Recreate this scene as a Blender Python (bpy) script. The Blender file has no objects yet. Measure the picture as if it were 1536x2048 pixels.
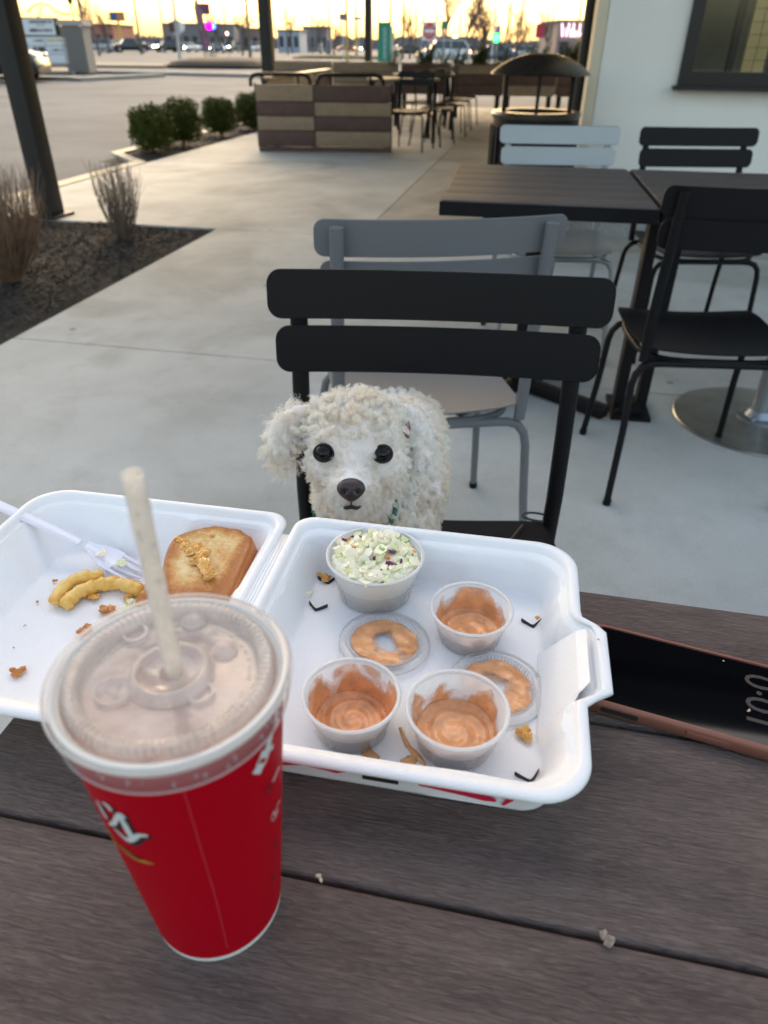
import bpy, bmesh, math, random
import numpy as np
from mathutils import Vector, Matrix, noise as mnoise
R = math.radians
rnd = random.Random(11)
nr = np.random.default_rng(5)
scn = bpy.context.scene
COL = scn.collection

# ------------------------------------------------------------------ camera, world, sun, exposure
FPX, HOR, NADX, CAMH = 1420.0, 92.0, 742.0, 1.13
_a = (1024 - HOR) / FPX
PITCH = math.atan(_a)
ROLL = math.atan((768 - NADX) / (FPX / _a))
_F = np.array([0, math.cos(PITCH), -math.sin(PITCH)])
_U = np.array([0, math.sin(PITCH), math.cos(PITCH)])
_X = np.array([1.0, 0, 0])
CR = math.cos(ROLL) * _X + math.sin(ROLL) * _U
CU = math.cos(ROLL) * _U - math.sin(ROLL) * _X
CF = _F
CC = np.array([0, 0, CAMH])
cam = bpy.data.cameras.new('camera')
camo = bpy.data.objects.new('camera', cam)
COL.objects.link(camo)
M = Matrix(((CR[0], CU[0], -CF[0], 0), (CR[1], CU[1], -CF[1], 0), (CR[2], CU[2], -CF[2], CAMH), (0, 0, 0, 1)))
camo.matrix_world = M
cam.sensor_fit = 'VERTICAL'
cam.sensor_height = 36
cam.lens = FPX / 2048 * 36
cam.clip_start = 0.02
cam.clip_end = 2000
cam.dof.use_dof = True
cam.dof.focus_distance = 0.62
cam.dof.aperture_fstop = cam.lens / 1000 / 0.0032
scn.camera = camo

SUN_EL, SUN_AZ = 29.0, 0.0      # azimuth measured from +Y towards +X
w = bpy.data.worlds.new('World')
scn.world = w
w.use_nodes = True
nt = w.node_tree
for n in list(nt.nodes): nt.nodes.remove(n)
sky = nt.nodes.new('ShaderNodeTexSky')
sky.sky_type = 'NISHITA'
sky.sun_disc = False
sky.sun_elevation = R(SUN_EL)
sky.sun_rotation = R(SUN_AZ)
sky.air_density = 1.35
sky.dust_density = 4.8
sky.ozone_density = 0.35
bg = nt.nodes.new('ShaderNodeBackground')
bg.inputs['Strength'].default_value = 0.12
wo = nt.nodes.new('ShaderNodeOutputWorld')
wb = nt.nodes.new('ShaderNodeMix'); wb.data_type = 'RGBA'; wb.blend_type = 'MULTIPLY'; wb.inputs['Factor'].default_value = 1.0
wb.inputs['B'].default_value = (1.06, 1.0, 0.90, 1)   # warm white balance of the phone camera, the same over the whole sky
nt.links.new(sky.outputs[0], wb.inputs['A']); nt.links.new(wb.outputs['Result'], bg.inputs[0])
nt.links.new(bg.outputs[0], wo.inputs[0])
sl = bpy.data.lights.new('sun', 'SUN')
sl.energy = 0.25
sl.angle = R(12)
sl.color = (1.0, 0.82, 0.58)
slo = bpy.data.objects.new('sun', sl)
COL.objects.link(slo)
sd = Vector((math.sin(R(SUN_AZ)) * math.cos(R(SUN_EL)), math.cos(R(SUN_AZ)) * math.cos(R(SUN_EL)), math.sin(R(SUN_EL))))
slo.rotation_euler = sd.to_track_quat('Z', 'Y').to_euler()
vs = scn.view_settings
vs.view_transform = 'Standard'
vs.look = 'None'
vs.gamma = 1
vs.use_curve_mapping = False
vs.exposure = 1.95
scn.cycles.max_bounces = 10
scn.cycles.transparent_max_bounces = 24
scn.cycles.caustics_reflective = False
scn.cycles.caustics_refractive = False
scn.cycles.sample_clamp_indirect = 4
scn.cycles.use_denoising = True

def ray(px, py):
    return CF + CR * (px - 768) / FPX + CU * (1024 - py) / FPX
def at(px, py, z=None, y=None):
    d = ray(px, py)
    t = (z - CC[2]) / d[2] if z is not None else (y - CC[1]) / d[1]
    p = CC + d * t
    return Vector((float(p[0]), float(p[1]), float(p[2])))

# ------------------------------------------------------------------ materials
def mat(name, col, rough=0.5, metal=0.0, var=0.0, vs_=6.0, bump=0.0, bs=60.0, stretch=(1, 1, 1), coat=0.0, emit=None, es=1.0,
        alpha=1.0, sss=0.0, trans=0.0, col2=None, detail=6, spec=0.5, rvar=0.0, wave=0, ior=1.45):
    m = bpy.data.materials.new(name)
    m.use_nodes = True
    n = m.node_tree.nodes
    l = m.node_tree.links
    b = n['Principled BSDF']
    b.inputs['Base Color'].default_value = (*col, 1)
    b.inputs['Roughness'].default_value = rough
    b.inputs['Metallic'].default_value = metal
    b.inputs['Specular IOR Level'].default_value = spec
    b.inputs['IOR'].default_value = ior
    b.inputs['Coat Weight'].default_value = coat
    b.inputs['Coat Roughness'].default_value = 0.08
    b.inputs['Alpha'].default_value = alpha
    b.inputs['Transmission Weight'].default_value = trans
    if sss:
        b.inputs['Subsurface Weight'].default_value = sss
        b.inputs['Subsurface Radius'].default_value = (0.01, 0.006, 0.004)
        b.inputs['Subsurface Scale'].default_value = 0.5
    if emit:
        b.inputs['Emission Color'].default_value = (*emit, 1)
        b.inputs['Emission Strength'].default_value = es
    if var or bump or col2 or rvar:
        tc = n.new('ShaderNodeTexCoord')
        mp = n.new('ShaderNodeMapping')
        mp.inputs['Scale'].default_value = stretch
        l.new(tc.outputs['Object'], mp.inputs['Vector'])
    if var or col2:
        nz = n.new('ShaderNodeTexNoise')
        nz.inputs['Scale'].default_value = vs_
        nz.inputs['Detail'].default_value = detail
        nz.inputs['Roughness'].default_value = 0.6
        l.new(mp.outputs[0], nz.inputs['Vector'])
        cr = n.new('ShaderNodeValToRGB')
        cr.color_ramp.elements[0].position = 0.3
        cr.color_ramp.elements[1].position = 0.7
        c1 = tuple(min(1, c * (1 - var)) for c in col)
        c2 = col2 or tuple(min(1, c * (1 + var)) for c in col)
        cr.color_ramp.elements[0].color = (*c1, 1)
        cr.color_ramp.elements[1].color = (*c2, 1)
        l.new(nz.outputs['Fac'], cr.inputs[0])
        l.new(cr.outputs[0], b.inputs['Base Color'])
        if rvar:
            mr = n.new('ShaderNodeMapRange')
            mr.inputs['To Min'].default_value = max(0.02, rough - rvar)
            mr.inputs['To Max'].default_value = min(1, rough + rvar)
            l.new(nz.outputs['Fac'], mr.inputs['Value'])
            l.new(mr.outputs[0], b.inputs['Roughness'])
    if bump:
        nb = n.new('ShaderNodeTexNoise')
        nb.inputs['Scale'].default_value = bs
        nb.inputs['Detail'].default_value = 4
        l.new(mp.outputs[0], nb.inputs['Vector'])
        bp = n.new('ShaderNodeBump')
        bp.inputs['Strength'].default_value = 1.0
        bp.inputs['Distance'].default_value = bump
        l.new(nb.outputs['Fac'], bp.inputs['Height'])
        l.new(bp.outputs[0], b.inputs['Normal'])
    return m

def film(name, tint, clear, rough=0.25, tl=0.5, bump=0.0, bs=200, spots=None):
    """thin plastic: part clear, part milky (diffuse + translucent) with a glossy skin"""
    m = bpy.data.materials.new(name)
    m.use_nodes = True
    n = m.node_tree.nodes
    l = m.node_tree.links
    for x in list(n): n.remove(x)
    out = n.new('ShaderNodeOutputMaterial')
    tr = n.new('ShaderNodeBsdfTransparent')
    tr.inputs[0].default_value = (0.97, 0.96, 0.95, 1)
    df = n.new('ShaderNodeBsdfDiffuse')
    df.inputs[0].default_value = (*tint, 1)
    tn = n.new('ShaderNodeBsdfTranslucent')
    tn.inputs[0].default_value = (*tint, 1)
    gl = n.new('ShaderNodeBsdfGlossy')
    gl.inputs['Roughness'].default_value = rough
    m1 = n.new('ShaderNodeMixShader'); m1.inputs[0].default_value = tl
    l.new(df.outputs[0], m1.inputs[1]); l.new(tn.outputs[0], m1.inputs[2])
    m2 = n.new('ShaderNodeMixShader'); m2.inputs[0].default_value = clear
    l.new(m1.outputs[0], m2.inputs[1]); l.new(tr.outputs[0], m2.inputs[2])
    lw = n.new('ShaderNodeLayerWeight'); lw.inputs[0].default_value = 0.5
    pw = n.new('ShaderNodeMath'); pw.operation = 'POWER'; pw.inputs[1].default_value = 3.5
    l.new(lw.outputs['Facing'], pw.inputs[0])
    fr = n.new('ShaderNodeMath'); fr.operation = 'MULTIPLY_ADD'; fr.inputs[1].default_value = 0.55; fr.inputs[2].default_value = 0.045
    l.new(pw.outputs[0], fr.inputs[0])
    m3 = n.new('ShaderNodeMixShader')
    l.new(fr.outputs[0], m3.inputs[0]); l.new(m2.outputs[0], m3.inputs[1]); l.new(gl.outputs[0], m3.inputs[2])
    l.new(m3.outputs[0], out.inputs[0])
    if bump or spots:
        tc = n.new('ShaderNodeTexCoord')
    if bump:
        nb = n.new('ShaderNodeTexNoise'); nb.inputs['Scale'].default_value = bs
        l.new(tc.outputs['Object'], nb.inputs['Vector'])
        bp = n.new('ShaderNodeBump'); bp.inputs['Distance'].default_value = bump
        l.new(nb.outputs['Fac'], bp.inputs['Height'])
        for s in (df, tn, gl, lw): l.new(bp.outputs[0], s.inputs['Normal'])
    if spots:
        nz = n.new('ShaderNodeTexNoise'); nz.inputs['Scale'].default_value = spots
        nz.inputs['Detail'].default_value = 5
        l.new(tc.outputs['Object'], nz.inputs['Vector'])
        mr = n.new('ShaderNodeMapRange')
        mr.inputs['From Min'].default_value = 0.35; mr.inputs['From Max'].default_value = 0.65
        mr.inputs['To Min'].default_value = max(0, clear - 0.22); mr.inputs['To Max'].default_value = min(1, clear + 0.15)
        l.new(nz.outputs['Fac'], mr.inputs['Value'])
        l.new(mr.outputs[0], m2.inputs[0])
    return m

def smear(name, col, scale, lo, hi, seed=0.0, rough=0.25, dots=True, thin=0.5):
    """sauce: opaque patches with ragged edges, clear between (a stain with its own shape)"""
    m = mat(name, col, rough=rough, spec=0.45)
    n = m.node_tree.nodes; l = m.node_tree.links
    b = n['Principled BSDF']
    tc = n.new('ShaderNodeTexCoord')
    mp = n.new('ShaderNodeMapping'); mp.inputs['Location'].default_value = (seed, seed * 1.7, 0)
    l.new(tc.outputs['Object'], mp.inputs['Vector'])
    nz = n.new('ShaderNodeTexNoise'); nz.inputs['Scale'].default_value = scale
    nz.inputs['Detail'].default_value = 3; nz.inputs['Distortion'].default_value = 0.8
    l.new(mp.outputs[0], nz.inputs['Vector'])
    at_ = n.new('ShaderNodeAttribute'); at_.attribute_name = 'cover'
    ad = n.new('ShaderNodeMath'); ad.operation = 'ADD'
    l.new(nz.outputs['Fac'], ad.inputs[0]); l.new(at_.outputs['Fac'], ad.inputs[1])
    mr = n.new('ShaderNodeMapRange')
    mr.inputs['From Min'].default_value = lo; mr.inputs['From Max'].default_value = hi
    l.new(ad.outputs[0], mr.inputs['Value'])
    l.new(mr.outputs[0], b.inputs['Alpha'])
    cr = n.new('ShaderNodeValToRGB')
    cr.color_ramp.elements[0].color = (*[c * 0.82 for c in col], 1); cr.color_ramp.elements[0].position = 0.35
    cr.color_ramp.elements[1].color = (*[min(1, c * 1.18) for c in col], 1); cr.color_ramp.elements[1].position = 0.7
    n2 = n.new('ShaderNodeTexNoise'); n2.inputs['Scale'].default_value = 90
    l.new(mp.outputs[0], n2.inputs['Vector']); l.new(n2.outputs['Fac'], cr.inputs[0])
    last = cr.outputs[0]
    if dots:
        vo = n.new('ShaderNodeTexVoronoi'); vo.inputs['Scale'].default_value = 330
        l.new(mp.outputs[0], vo.inputs['Vector'])
        lt = n.new('ShaderNodeMath'); lt.operation = 'LESS_THAN'; lt.inputs[1].default_value = 0.13
        l.new(vo.outputs['Distance'], lt.inputs[0])
        sp = n.new('ShaderNodeSeparateColor'); l.new(vo.outputs['Color'], sp.inputs[0])
        l2 = n.new('ShaderNodeMath'); l2.operation = 'LESS_THAN'; l2.inputs[1].default_value = 0.3
        l.new(sp.outputs[0], l2.inputs[0])
        mu = n.new('ShaderNodeMath'); mu.operation = 'MULTIPLY'
        l.new(lt.outputs[0], mu.inputs[0]); l.new(l2.outputs[0], mu.inputs[1])
        mx = n.new('ShaderNodeMix'); mx.data_type = 'RGBA'
        l.new(mu.outputs[0], mx.inputs['Factor']); l.new(last, mx.inputs['A']); mx.inputs['B'].default_value = (0.07, 0.03, 0.02, 1)
        last = mx.outputs['Result']
    l.new(last, b.inputs['Base Color'])
    bp = n.new('ShaderNodeBump'); bp.inputs['Distance'].default_value = 0.0012
    l.new(ad.outputs[0], bp.inputs['Height']); l.new(bp.outputs[0], b.inputs['Normal'])
    return m

MT = {}
def plank_mat(name, c, c2, g=1.0):
    m = mat(name, c, rough=0.6, spec=0.35)
    n = m.node_tree.nodes; l = m.node_tree.links; b = n['Principled BSDF']
    tc = n.new('ShaderNodeTexCoord')
    oi = n.new('ShaderNodeObjectInfo')
    ml = n.new('ShaderNodeVectorMath'); ml.operation = 'ADD'
    mlt = n.new('ShaderNodeMath'); mlt.operation = 'MULTIPLY'; mlt.inputs[1].default_value = 37.0
    l.new(oi.outputs['Random'], mlt.inputs[0])
    l.new(tc.outputs['Object'], ml.inputs[0]); l.new(mlt.outputs[0], ml.inputs[1])
    m1 = n.new('ShaderNodeMapping'); m1.inputs['Scale'].default_value = (75, 720, 90)
    m2 = n.new('ShaderNodeMapping'); m2.inputs['Scale'].default_value = (8, 34, 10)
    l.new(ml.outputs[0], m1.inputs[0]); l.new(ml.outputs[0], m2.inputs[0])
    nf = n.new('ShaderNodeTexNoise'); nf.inputs['Scale'].default_value = 1.0; nf.inputs['Detail'].default_value = 3
    nf.inputs['Distortion'].default_value = 1.2
    l.new(m1.outputs[0], nf.inputs['Vector'])
    nb = n.new('ShaderNodeTexNoise'); nb.inputs['Scale'].default_value = 1.0; nb.inputs['Detail'].default_value = 5
    l.new(m2.outputs[0], nb.inputs['Vector'])
    cr = n.new('ShaderNodeValToRGB')
    cr.color_ramp.elements[0].position = 0.35; cr.color_ramp.elements[0].color = (*c, 1)
    cr.color_ramp.elements[1].position = 0.68; cr.color_ramp.elements[1].color = (*c2, 1)
    mx = n.new('ShaderNodeMath'); mx.operation = 'MULTIPLY_ADD'; mx.inputs[1].default_value = 0.54
    ms = n.new('ShaderNodeMath'); ms.operation = 'MULTIPLY'; ms.inputs[1].default_value = 0.46
    l.new(nb.outputs['Fac'], ms.inputs[0])
    l.new(nf.outputs['Fac'], mx.inputs[0]); l.new(ms.outputs[0], mx.inputs[2])
    l.new(mx.outputs[0], cr.inputs[0]); l.new(cr.outputs[0], b.inputs['Base Color'])
    mr = n.new('ShaderNodeMapRange'); mr.inputs['To Min'].default_value = 0.42; mr.inputs['To Max'].default_value = 0.7
    l.new(nb.outputs['Fac'], mr.inputs['Value']); l.new(mr.outputs[0], b.inputs['Roughness'])
    bp = n.new('ShaderNodeBump'); bp.inputs['Distance'].default_value = 0.0019 * g
    l.new(nf.outputs['Fac'], bp.inputs['Height']); l.new(bp.outputs[0], b.inputs['Normal'])
    return m

MT['board'] = plank_mat('composite_board', (0.070, 0.047, 0.042), (0.180, 0.132, 0.116))
MT['board2'] = plank_mat('table_slats', (0.058, 0.048, 0.044), (0.135, 0.115, 0.105))
MT['black'] = mat('black_powder_coat', (0.0058, 0.0058, 0.0075), rough=0.45, bump=0.00006, bs=900, spec=0.22)
MT['grey'] = mat('grey_powder_coat', (0.150, 0.155, 0.165), rough=0.5, bump=0.00006, bs=900, spec=0.2)
MT['silver'] = mat('brushed_aluminium', (0.30, 0.325, 0.36), rough=0.42, metal=0.8, var=0.06, vs_=3)
MT['steel'] = mat('galvanised_steel', (0.36, 0.35, 0.32), rough=0.38, metal=0.9, var=0.25, vs_=9, rvar=0.12)
MT['foam'] = mat('white_foam', (0.86, 0.84, 0.84), rough=0.36, bump=0.0004, bs=750, sss=0.08, spec=0.35)
MT['red_print'] = mat('red_print', (0.62, 0.01, 0.06), rough=0.4)
MT['black_print'] = mat('black_print', (0.02, 0.02, 0.02), rough=0.4)
MT['hole'] = mat('hole_shade', (0.015, 0.015, 0.015), rough=0.9)  # near-black: the darkness inside openings put into the colour

# ------------------------------------------------------------------ mesh helpers
class MB:
    def __init__(s): s.v = []; s.f = []
    def add(s, v, f):
        o = len(s.v); s.v += [tuple(p) for p in v]; s.f += [tuple(i + o for i in q) for q in f]; return s
    def box(s, c, d, rz=0.0, taper=1.0):
        x, y, z = d[0] / 2, d[1] / 2, d[2] / 2
        cz, sz = math.cos(rz), math.sin(rz)
        V = []
        for k, t in ((-1, 1.0), (1, taper)):
            for i, j in ((-1, -1), (1, -1), (1, 1), (-1, 1)):
                a, b = i * x * t, j * y * t
                V.append((c[0] + a * cz - b * sz, c[1] + a * sz + b * cz, c[2] + k * z))
        return s.add(V, [(3, 2, 1, 0), (4, 5, 6, 7), (0, 1, 5, 4), (1, 2, 6, 5), (2, 3, 7, 6), (3, 0, 4, 7)])
    def tube(s, pts, r, n=10, closed=False, ry=None, cap=True, up=None):
        pts = [Vector(p) for p in pts]
        m = len(pts); rs = r if isinstance(r, (list, tuple)) else [r] * m
        rings = []; prev = None
        for i in range(m):
            if closed: t = pts[(i + 1) % m] - pts[i - 1]
            else: t = pts[min(i + 1, m - 1)] - pts[max(i - 1, 0)]
            t.normalize()
            if prev is None:
                a = Vector(up) if up else (Vector((0, 0, 1)) if abs(t.z) < 0.9 else Vector((1, 0, 0)))
                nrm = (a - t * a.dot(t)).normalized()
            else: nrm = (prev - t * prev.dot(t)).normalized()
            prev = nrm; b = t.cross(nrm)
            q = (ry / r if ry and not isinstance(r, (list, tuple)) else 1.0)
            rings.append([pts[i] + nrm * math.cos(2 * math.pi * k / n) * rs[i] * q + b * math.sin(2 * math.pi * k / n) * rs[i] for k in range(n)])
        V = [p for rg in rings for p in rg]; F = []
        for i in range(m if closed else m - 1):
            j = (i + 1) % m
            for k in range(n): F.append((i * n + k, i * n + (k + 1) % n, j * n + (k + 1) % n, j * n + k))
        if cap and not closed:
            F.append(tuple(range(n - 1, -1, -1))); F.append(tuple((m - 1) * n + k for k in range(n)))
        return s.add(V, F)
    def lathe(s, prof, n=48, c=(0, 0, 0), wob=None, a0=0.0, a1=2 * math.pi):
        V = []; F = []; m = len(prof); full = abs(a1 - a0 - 2 * math.pi) < 1e-6
        N = n if full else n + 1
        for i in range(N):
            a = a0 + (a1 - a0) * i / n
            for j, (r, z) in enumerate(prof):
                rr = r * (1 + (wob(a, j) if wob else 0))
                V.append((c[0] + rr * math.cos(a), c[1] + rr * math.sin(a), c[2] + z))
        for i in range(n):
            i2 = (i + 1) % N
            for j in range(m - 1):
                F.append((i * m + j, i2 * m + j, i2 * m + j + 1, i * m + j + 1))
        return s.add(V, F)
    def ell(s, c, r, n=16, m=10, rot=None, jit=0.0, seed=0):
        V = []; F = []
        rg = random.Random(seed)
        for j in range(m + 1):
            t = math.pi * j / m
            for i in range(n):
                a = 2 * math.pi * i / n
                p = Vector((r[0] * math.sin(t) * math.cos(a), r[1] * math.sin(t) * math.sin(a), r[2] * math.cos(t)))
                if jit and 0 < j < m: p *= 1 + rg.uniform(-jit, jit)
                if rot is not None: p = rot @ p
                V.append(p + Vector(c))
        for j in range(m):
            for i in range(n): F.append((j * n + i, (j + 1) * n + i, (j + 1) * n + (i + 1) % n, j * n + (i + 1) % n))
        return s.add(V, F)
    def mesh(s, name, smooth=False, angle=None):
        me = bpy.data.meshes.new(name)
        me.from_pydata([tuple(map(float, p)) for p in s.v], [], s.f)
        me.validate(clean_customdata=False)
        if smooth:
            me.polygons.foreach_set('use_smooth', [True] * len(me.polygons))
            if angle:
                me.set_sharp_from_angle(angle=R(angle))
        me.update()
        return me

def link(o, parent=None):
    COL.objects.link(o)
    if parent is not None: o.parent = parent
    return o
def obj(name, mb, m, parent=None, smooth=False, angle=None, loc=None, rz=0.0, label=None):
    me = mb.mesh(name, smooth, angle) if isinstance(mb, MB) else mb
    if m is not None and not me.materials: me.materials.append(m)
    o = bpy.data.objects.new(name, me)
    if loc is not None: o.location = loc
    if rz: o.rotation_euler = (0, 0, rz)
    if label: o['label'] = label
    return link(o, parent)
def tag(o, label, cat, group=None, kind=None):
    o['label'] = label; o['category'] = cat
    if group: o['group'] = group
    if kind: o['kind'] = kind
    return o
def thing(name, label, cat, loc=(0, 0, 0), rz=0.0, group=None):
    o = bpy.data.objects.new(name, None)
    o.empty_display_size = 0.1
    o.location = loc; o.rotation_euler = (0, 0, rz)
    link(o); return tag(o, label, cat, group)
def struct(name, mb, m, smooth=False, label=None):
    o = obj(name, mb, m, None, smooth); o['kind'] = 'structure'
    if label: o['label'] = label
    return o
def dup(root, loc, rz, label, group=None):
    r = root.copy(); COL.objects.link(r); r.location = loc; r.rotation_euler = (0, 0, rz); r['label'] = label
    if group: r['group'] = group
    for ch in list(root.children):
        c = ch.copy(); COL.objects.link(c); c.parent = r
        for g in ch.children:
            d = g.copy(); COL.objects.link(d); d.parent = c
    return r
def smooth01(x, a, b):
    t = max(0.0, min(1.0, (x - a) / (b - a))); return t * t * (3 - 2 * t)
def rbox(mb, c, d, r=0.003, seg=3, axis=0):
    """box with rounded long edges, extruded along axis"""
    L = d[axis]; o = [i for i in range(3) if i != axis]; A, B = d[o[0]] / 2, d[o[1]] / 2
    P = []
    for qx, qy, a0 in ((1, 1, 0), (-1, 1, 90), (-1, -1, 180), (1, -1, 270)):
        for k in range(seg + 1):
            a = R(a0 + 90 * k / seg)
            P.append((qx * (A - r) + r * math.cos(a), qy * (B - r) + r * math.sin(a)))
    n = len(P); V = []
    ss = [(-L / 2, 0.6), (-L / 2 + r * 0.6, 0), (L / 2 - r * 0.6, 0), (L / 2, 0.6)]
    for x, ins in ss:
        for a, b in P:
            p = [0, 0, 0]; k = 1 - ins * r / max(A, B)
            p[axis] = x + c[axis]
            p[o[0]] = c[o[0]] + (a - math.copysign(ins * r, a)); p[o[1]] = c[o[1]] + (b - math.copysign(ins * r, b))
            V.append(tuple(p))
    F = []
    for i in range(3):
        for k in range(n): F.append((i * n + k, i * n + (k + 1) % n, (i + 1) * n + (k + 1) % n, (i + 1) * n + k))
    F.append(tuple(range(n - 1, -1, -1))); F.append(tuple(3 * n + k for k in range(n)))
    if axis == 1: F = [tuple(reversed(f)) for f in F]
    return mb.add(V, F)
def poly_prism(mb, pts, z0, z1):
    n = len(pts)
    return mb.add([(p[0], p[1], z0) for p in pts] + [(p[0], p[1], z1) for p in pts],
                  [tuple(range(n - 1, -1, -1)), tuple(range(n, 2 * n))] + [(i, (i + 1) % n, n + (i + 1) % n, n + i) for i in range(n)])
def text_mesh(txt, size, ext=0.0):
    cu = bpy.data.curves.new('t', 'FONT'); cu.body = txt; cu.size = size; cu.extrude = ext; cu.align_x = 'CENTER'; cu.resolution_u = 3
    o = bpy.data.objects.new('t', cu); COL.objects.link(o)
    dg = bpy.context.evaluated_depsgraph_get()
    me = bpy.data.meshes.new_from_object(o.evaluated_get(dg))
    me.materials.clear()
    bpy.data.objects.remove(o); return me

# ================================================================== SETTING
AX = R(-11.0)
def uv(u, v, z=0.0):
    return Vector((u * math.cos(AX) - v * math.sin(AX), u * math.sin(AX) + v * math.cos(AX), z))
MT['asphalt'] = mat('asphalt', (0.118, 0.128, 0.145), rough=0.9, var=0.22, vs_=0.35, bump=0.003, bs=60, spec=0.08, detail=8)
def paving(name, c, k=.16):
    m = mat(name, c, rough=.85, spec=.25, var=k, vs_=1.3, bump=.0012, bs=160, detail=9)
    n = m.node_tree.nodes; l = m.node_tree.links; b = n['Principled BSDF']
    src = b.inputs['Base Color'].links[0].from_socket
    tc = n.new('ShaderNodeTexCoord'); geo = n.new('ShaderNodeNewGeometry')
    def layer(src, tex, lo, hi, colm):
        mr = n.new('ShaderNodeMapRange'); mr.inputs['From Min'].default_value = lo; mr.inputs['From Max'].default_value = hi
        l.new(tex, mr.inputs['Value']); mx = n.new('ShaderNodeMix'); mx.data_type = 'RGBA'; mx.blend_type = 'MULTIPLY'
        l.new(mr.outputs[0], mx.inputs['Factor']); l.new(src, mx.inputs['A']); mx.inputs['B'].default_value = (*colm, 1)
        return mx.outputs['Result']
    s1 = n.new('ShaderNodeTexNoise'); s1.inputs['Scale'].default_value = 260; s1.inputs['Detail'].default_value = 2; l.new(geo.outputs['Position'], s1.inputs['Vector'])
    src = layer(src, s1.outputs['Fac'], .5, .75, (.72, .71, .70))
    v = n.new('ShaderNodeTexVoronoi'); v.inputs['Scale'].default_value = 2.3; l.new(geo.outputs['Position'], v.inputs['Vector'])
    src = layer(src, v.outputs['Distance'], .045, .03, (.55, .52, .48))
    s2 = n.new('ShaderNodeTexNoise'); s2.inputs['Scale'].default_value = .7; s2.inputs['Detail'].default_value = 6; s2.inputs['Distortion'].default_value = 1.5; l.new(geo.outputs['Position'], s2.inputs['Vector'])
    src = layer(src, s2.outputs['Fac'], .52, .66, (.80, .79, .77))
    s3 = n.new('ShaderNodeTexNoise'); s3.inputs['Scale'].default_value = 4.5; s3.inputs['Detail'].default_value = 8; s3.inputs['Roughness'].default_value = .75; l.new(geo.outputs['Position'], s3.inputs['Vector'])
    src = layer(src, s3.outputs['Fac'], .50, .70, (.86, .85, .84))
    l.new(src, b.inputs['Base Color']); return m
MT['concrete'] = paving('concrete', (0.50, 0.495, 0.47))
MT['concrete2'] = paving('concrete_brown', (0.42, 0.385, 0.34), .2)  # rear slabs: darker, browner base under the same stain layers
MT['kerb'] = mat('kerb', (0.46, 0.42, 0.34), rough=0.8, var=0.12, vs_=4)
MT['mulch'] = mat('mulch_soil', (0.016, 0.013, 0.012), rough=0.95, var=0.5, vs_=30, bump=0.01, bs=60)
MT['chips'] = mat('mulch_chip', (0.022, 0.018, 0.016), rough=0.8, col2=(0.075, 0.06, 0.05), vs_=9)
MT['paint'] = mat('white_paint', (0.62, 0.62, 0.6), rough=0.7, var=0.15, vs_=3)
g = MB(); S = 1600
g.add([(-S, -60, -0.12), (S, -60, -0.12), (S, S, -0.12), (-S, S, -0.12)], [(0, 1, 2, 3)])
struct('ground', g, MT['asphalt'])

patio = bpy.data.objects.new('patio', None); link(patio); patio['kind'] = 'structure'
def slab(u0, u1, v0, v1, m):
    gp = 0.005
    pts = [uv(u0 + gp, v0 + gp), uv(u1 - gp, v0 + gp), uv(u1 - gp, v1 - gp), uv(u0 + gp, v1 - gp)]
    b = MB(); poly_prism(b, pts, -0.14, 0.0)
    o = obj('concrete_slab', b, m, patio)
    return o
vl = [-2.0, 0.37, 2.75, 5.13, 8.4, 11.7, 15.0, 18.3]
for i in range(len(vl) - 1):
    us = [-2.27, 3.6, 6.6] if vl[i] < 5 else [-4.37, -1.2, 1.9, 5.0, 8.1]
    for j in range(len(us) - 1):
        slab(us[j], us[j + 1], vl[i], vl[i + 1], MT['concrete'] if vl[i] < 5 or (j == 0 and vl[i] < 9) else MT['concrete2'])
b = MB()
poly_prism(b, [uv(-2.27, -2), uv(6.6, -2), uv(6.6, 5.13), uv(8.1, 5.13), uv(8.1, 18.3), uv(-4.37, 18.3), uv(-4.37, 5.13), uv(-2.27, 5.13)], -0.16, -0.012)
obj('joint_bed', b, mat('joint_fill', (0.10, 0.095, 0.09), rough=0.9), patio)

def bed(name, poly, zc):
    """undulating mulch sheet clipped to a polygon in uv"""
    us = [p[0] for p in poly]; vs2 = [p[1] for p in poly]
    b = MB(); n = 26; m = 44
    u0, u1, v0, v1 = min(us), max(us), min(vs2), max(vs2)
    for j in range(m + 1):
        for i in range(n + 1):
            u = u0 + (u1 - u0) * i / n; v = v0 + (v1 - v0) * j / m
            e = min(i, n - i, j, m - j)
            p = uv(u, v)
            h = zc + (0.03 * mnoise.noise(Vector((u * 2.1, v * 2.1, 1))) + 0.02) * min(1, e / 3)
            b.v.append((p.x, p.y, h))
    for j in range(m):
        for i in range(n):
            k = j * (n + 1) + i; b.f.append((k, k + 1, k + n + 2, k + n + 1))
    return struct(name, b, MT['mulch'], True)
bed('mulch_bed', [(-4.37, -2), (-2.28, 5.12)], -0.035)
bed('mulch_bed', [(-5.05, 8.3), (-4.38, 18.3)], -0.035)
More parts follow.
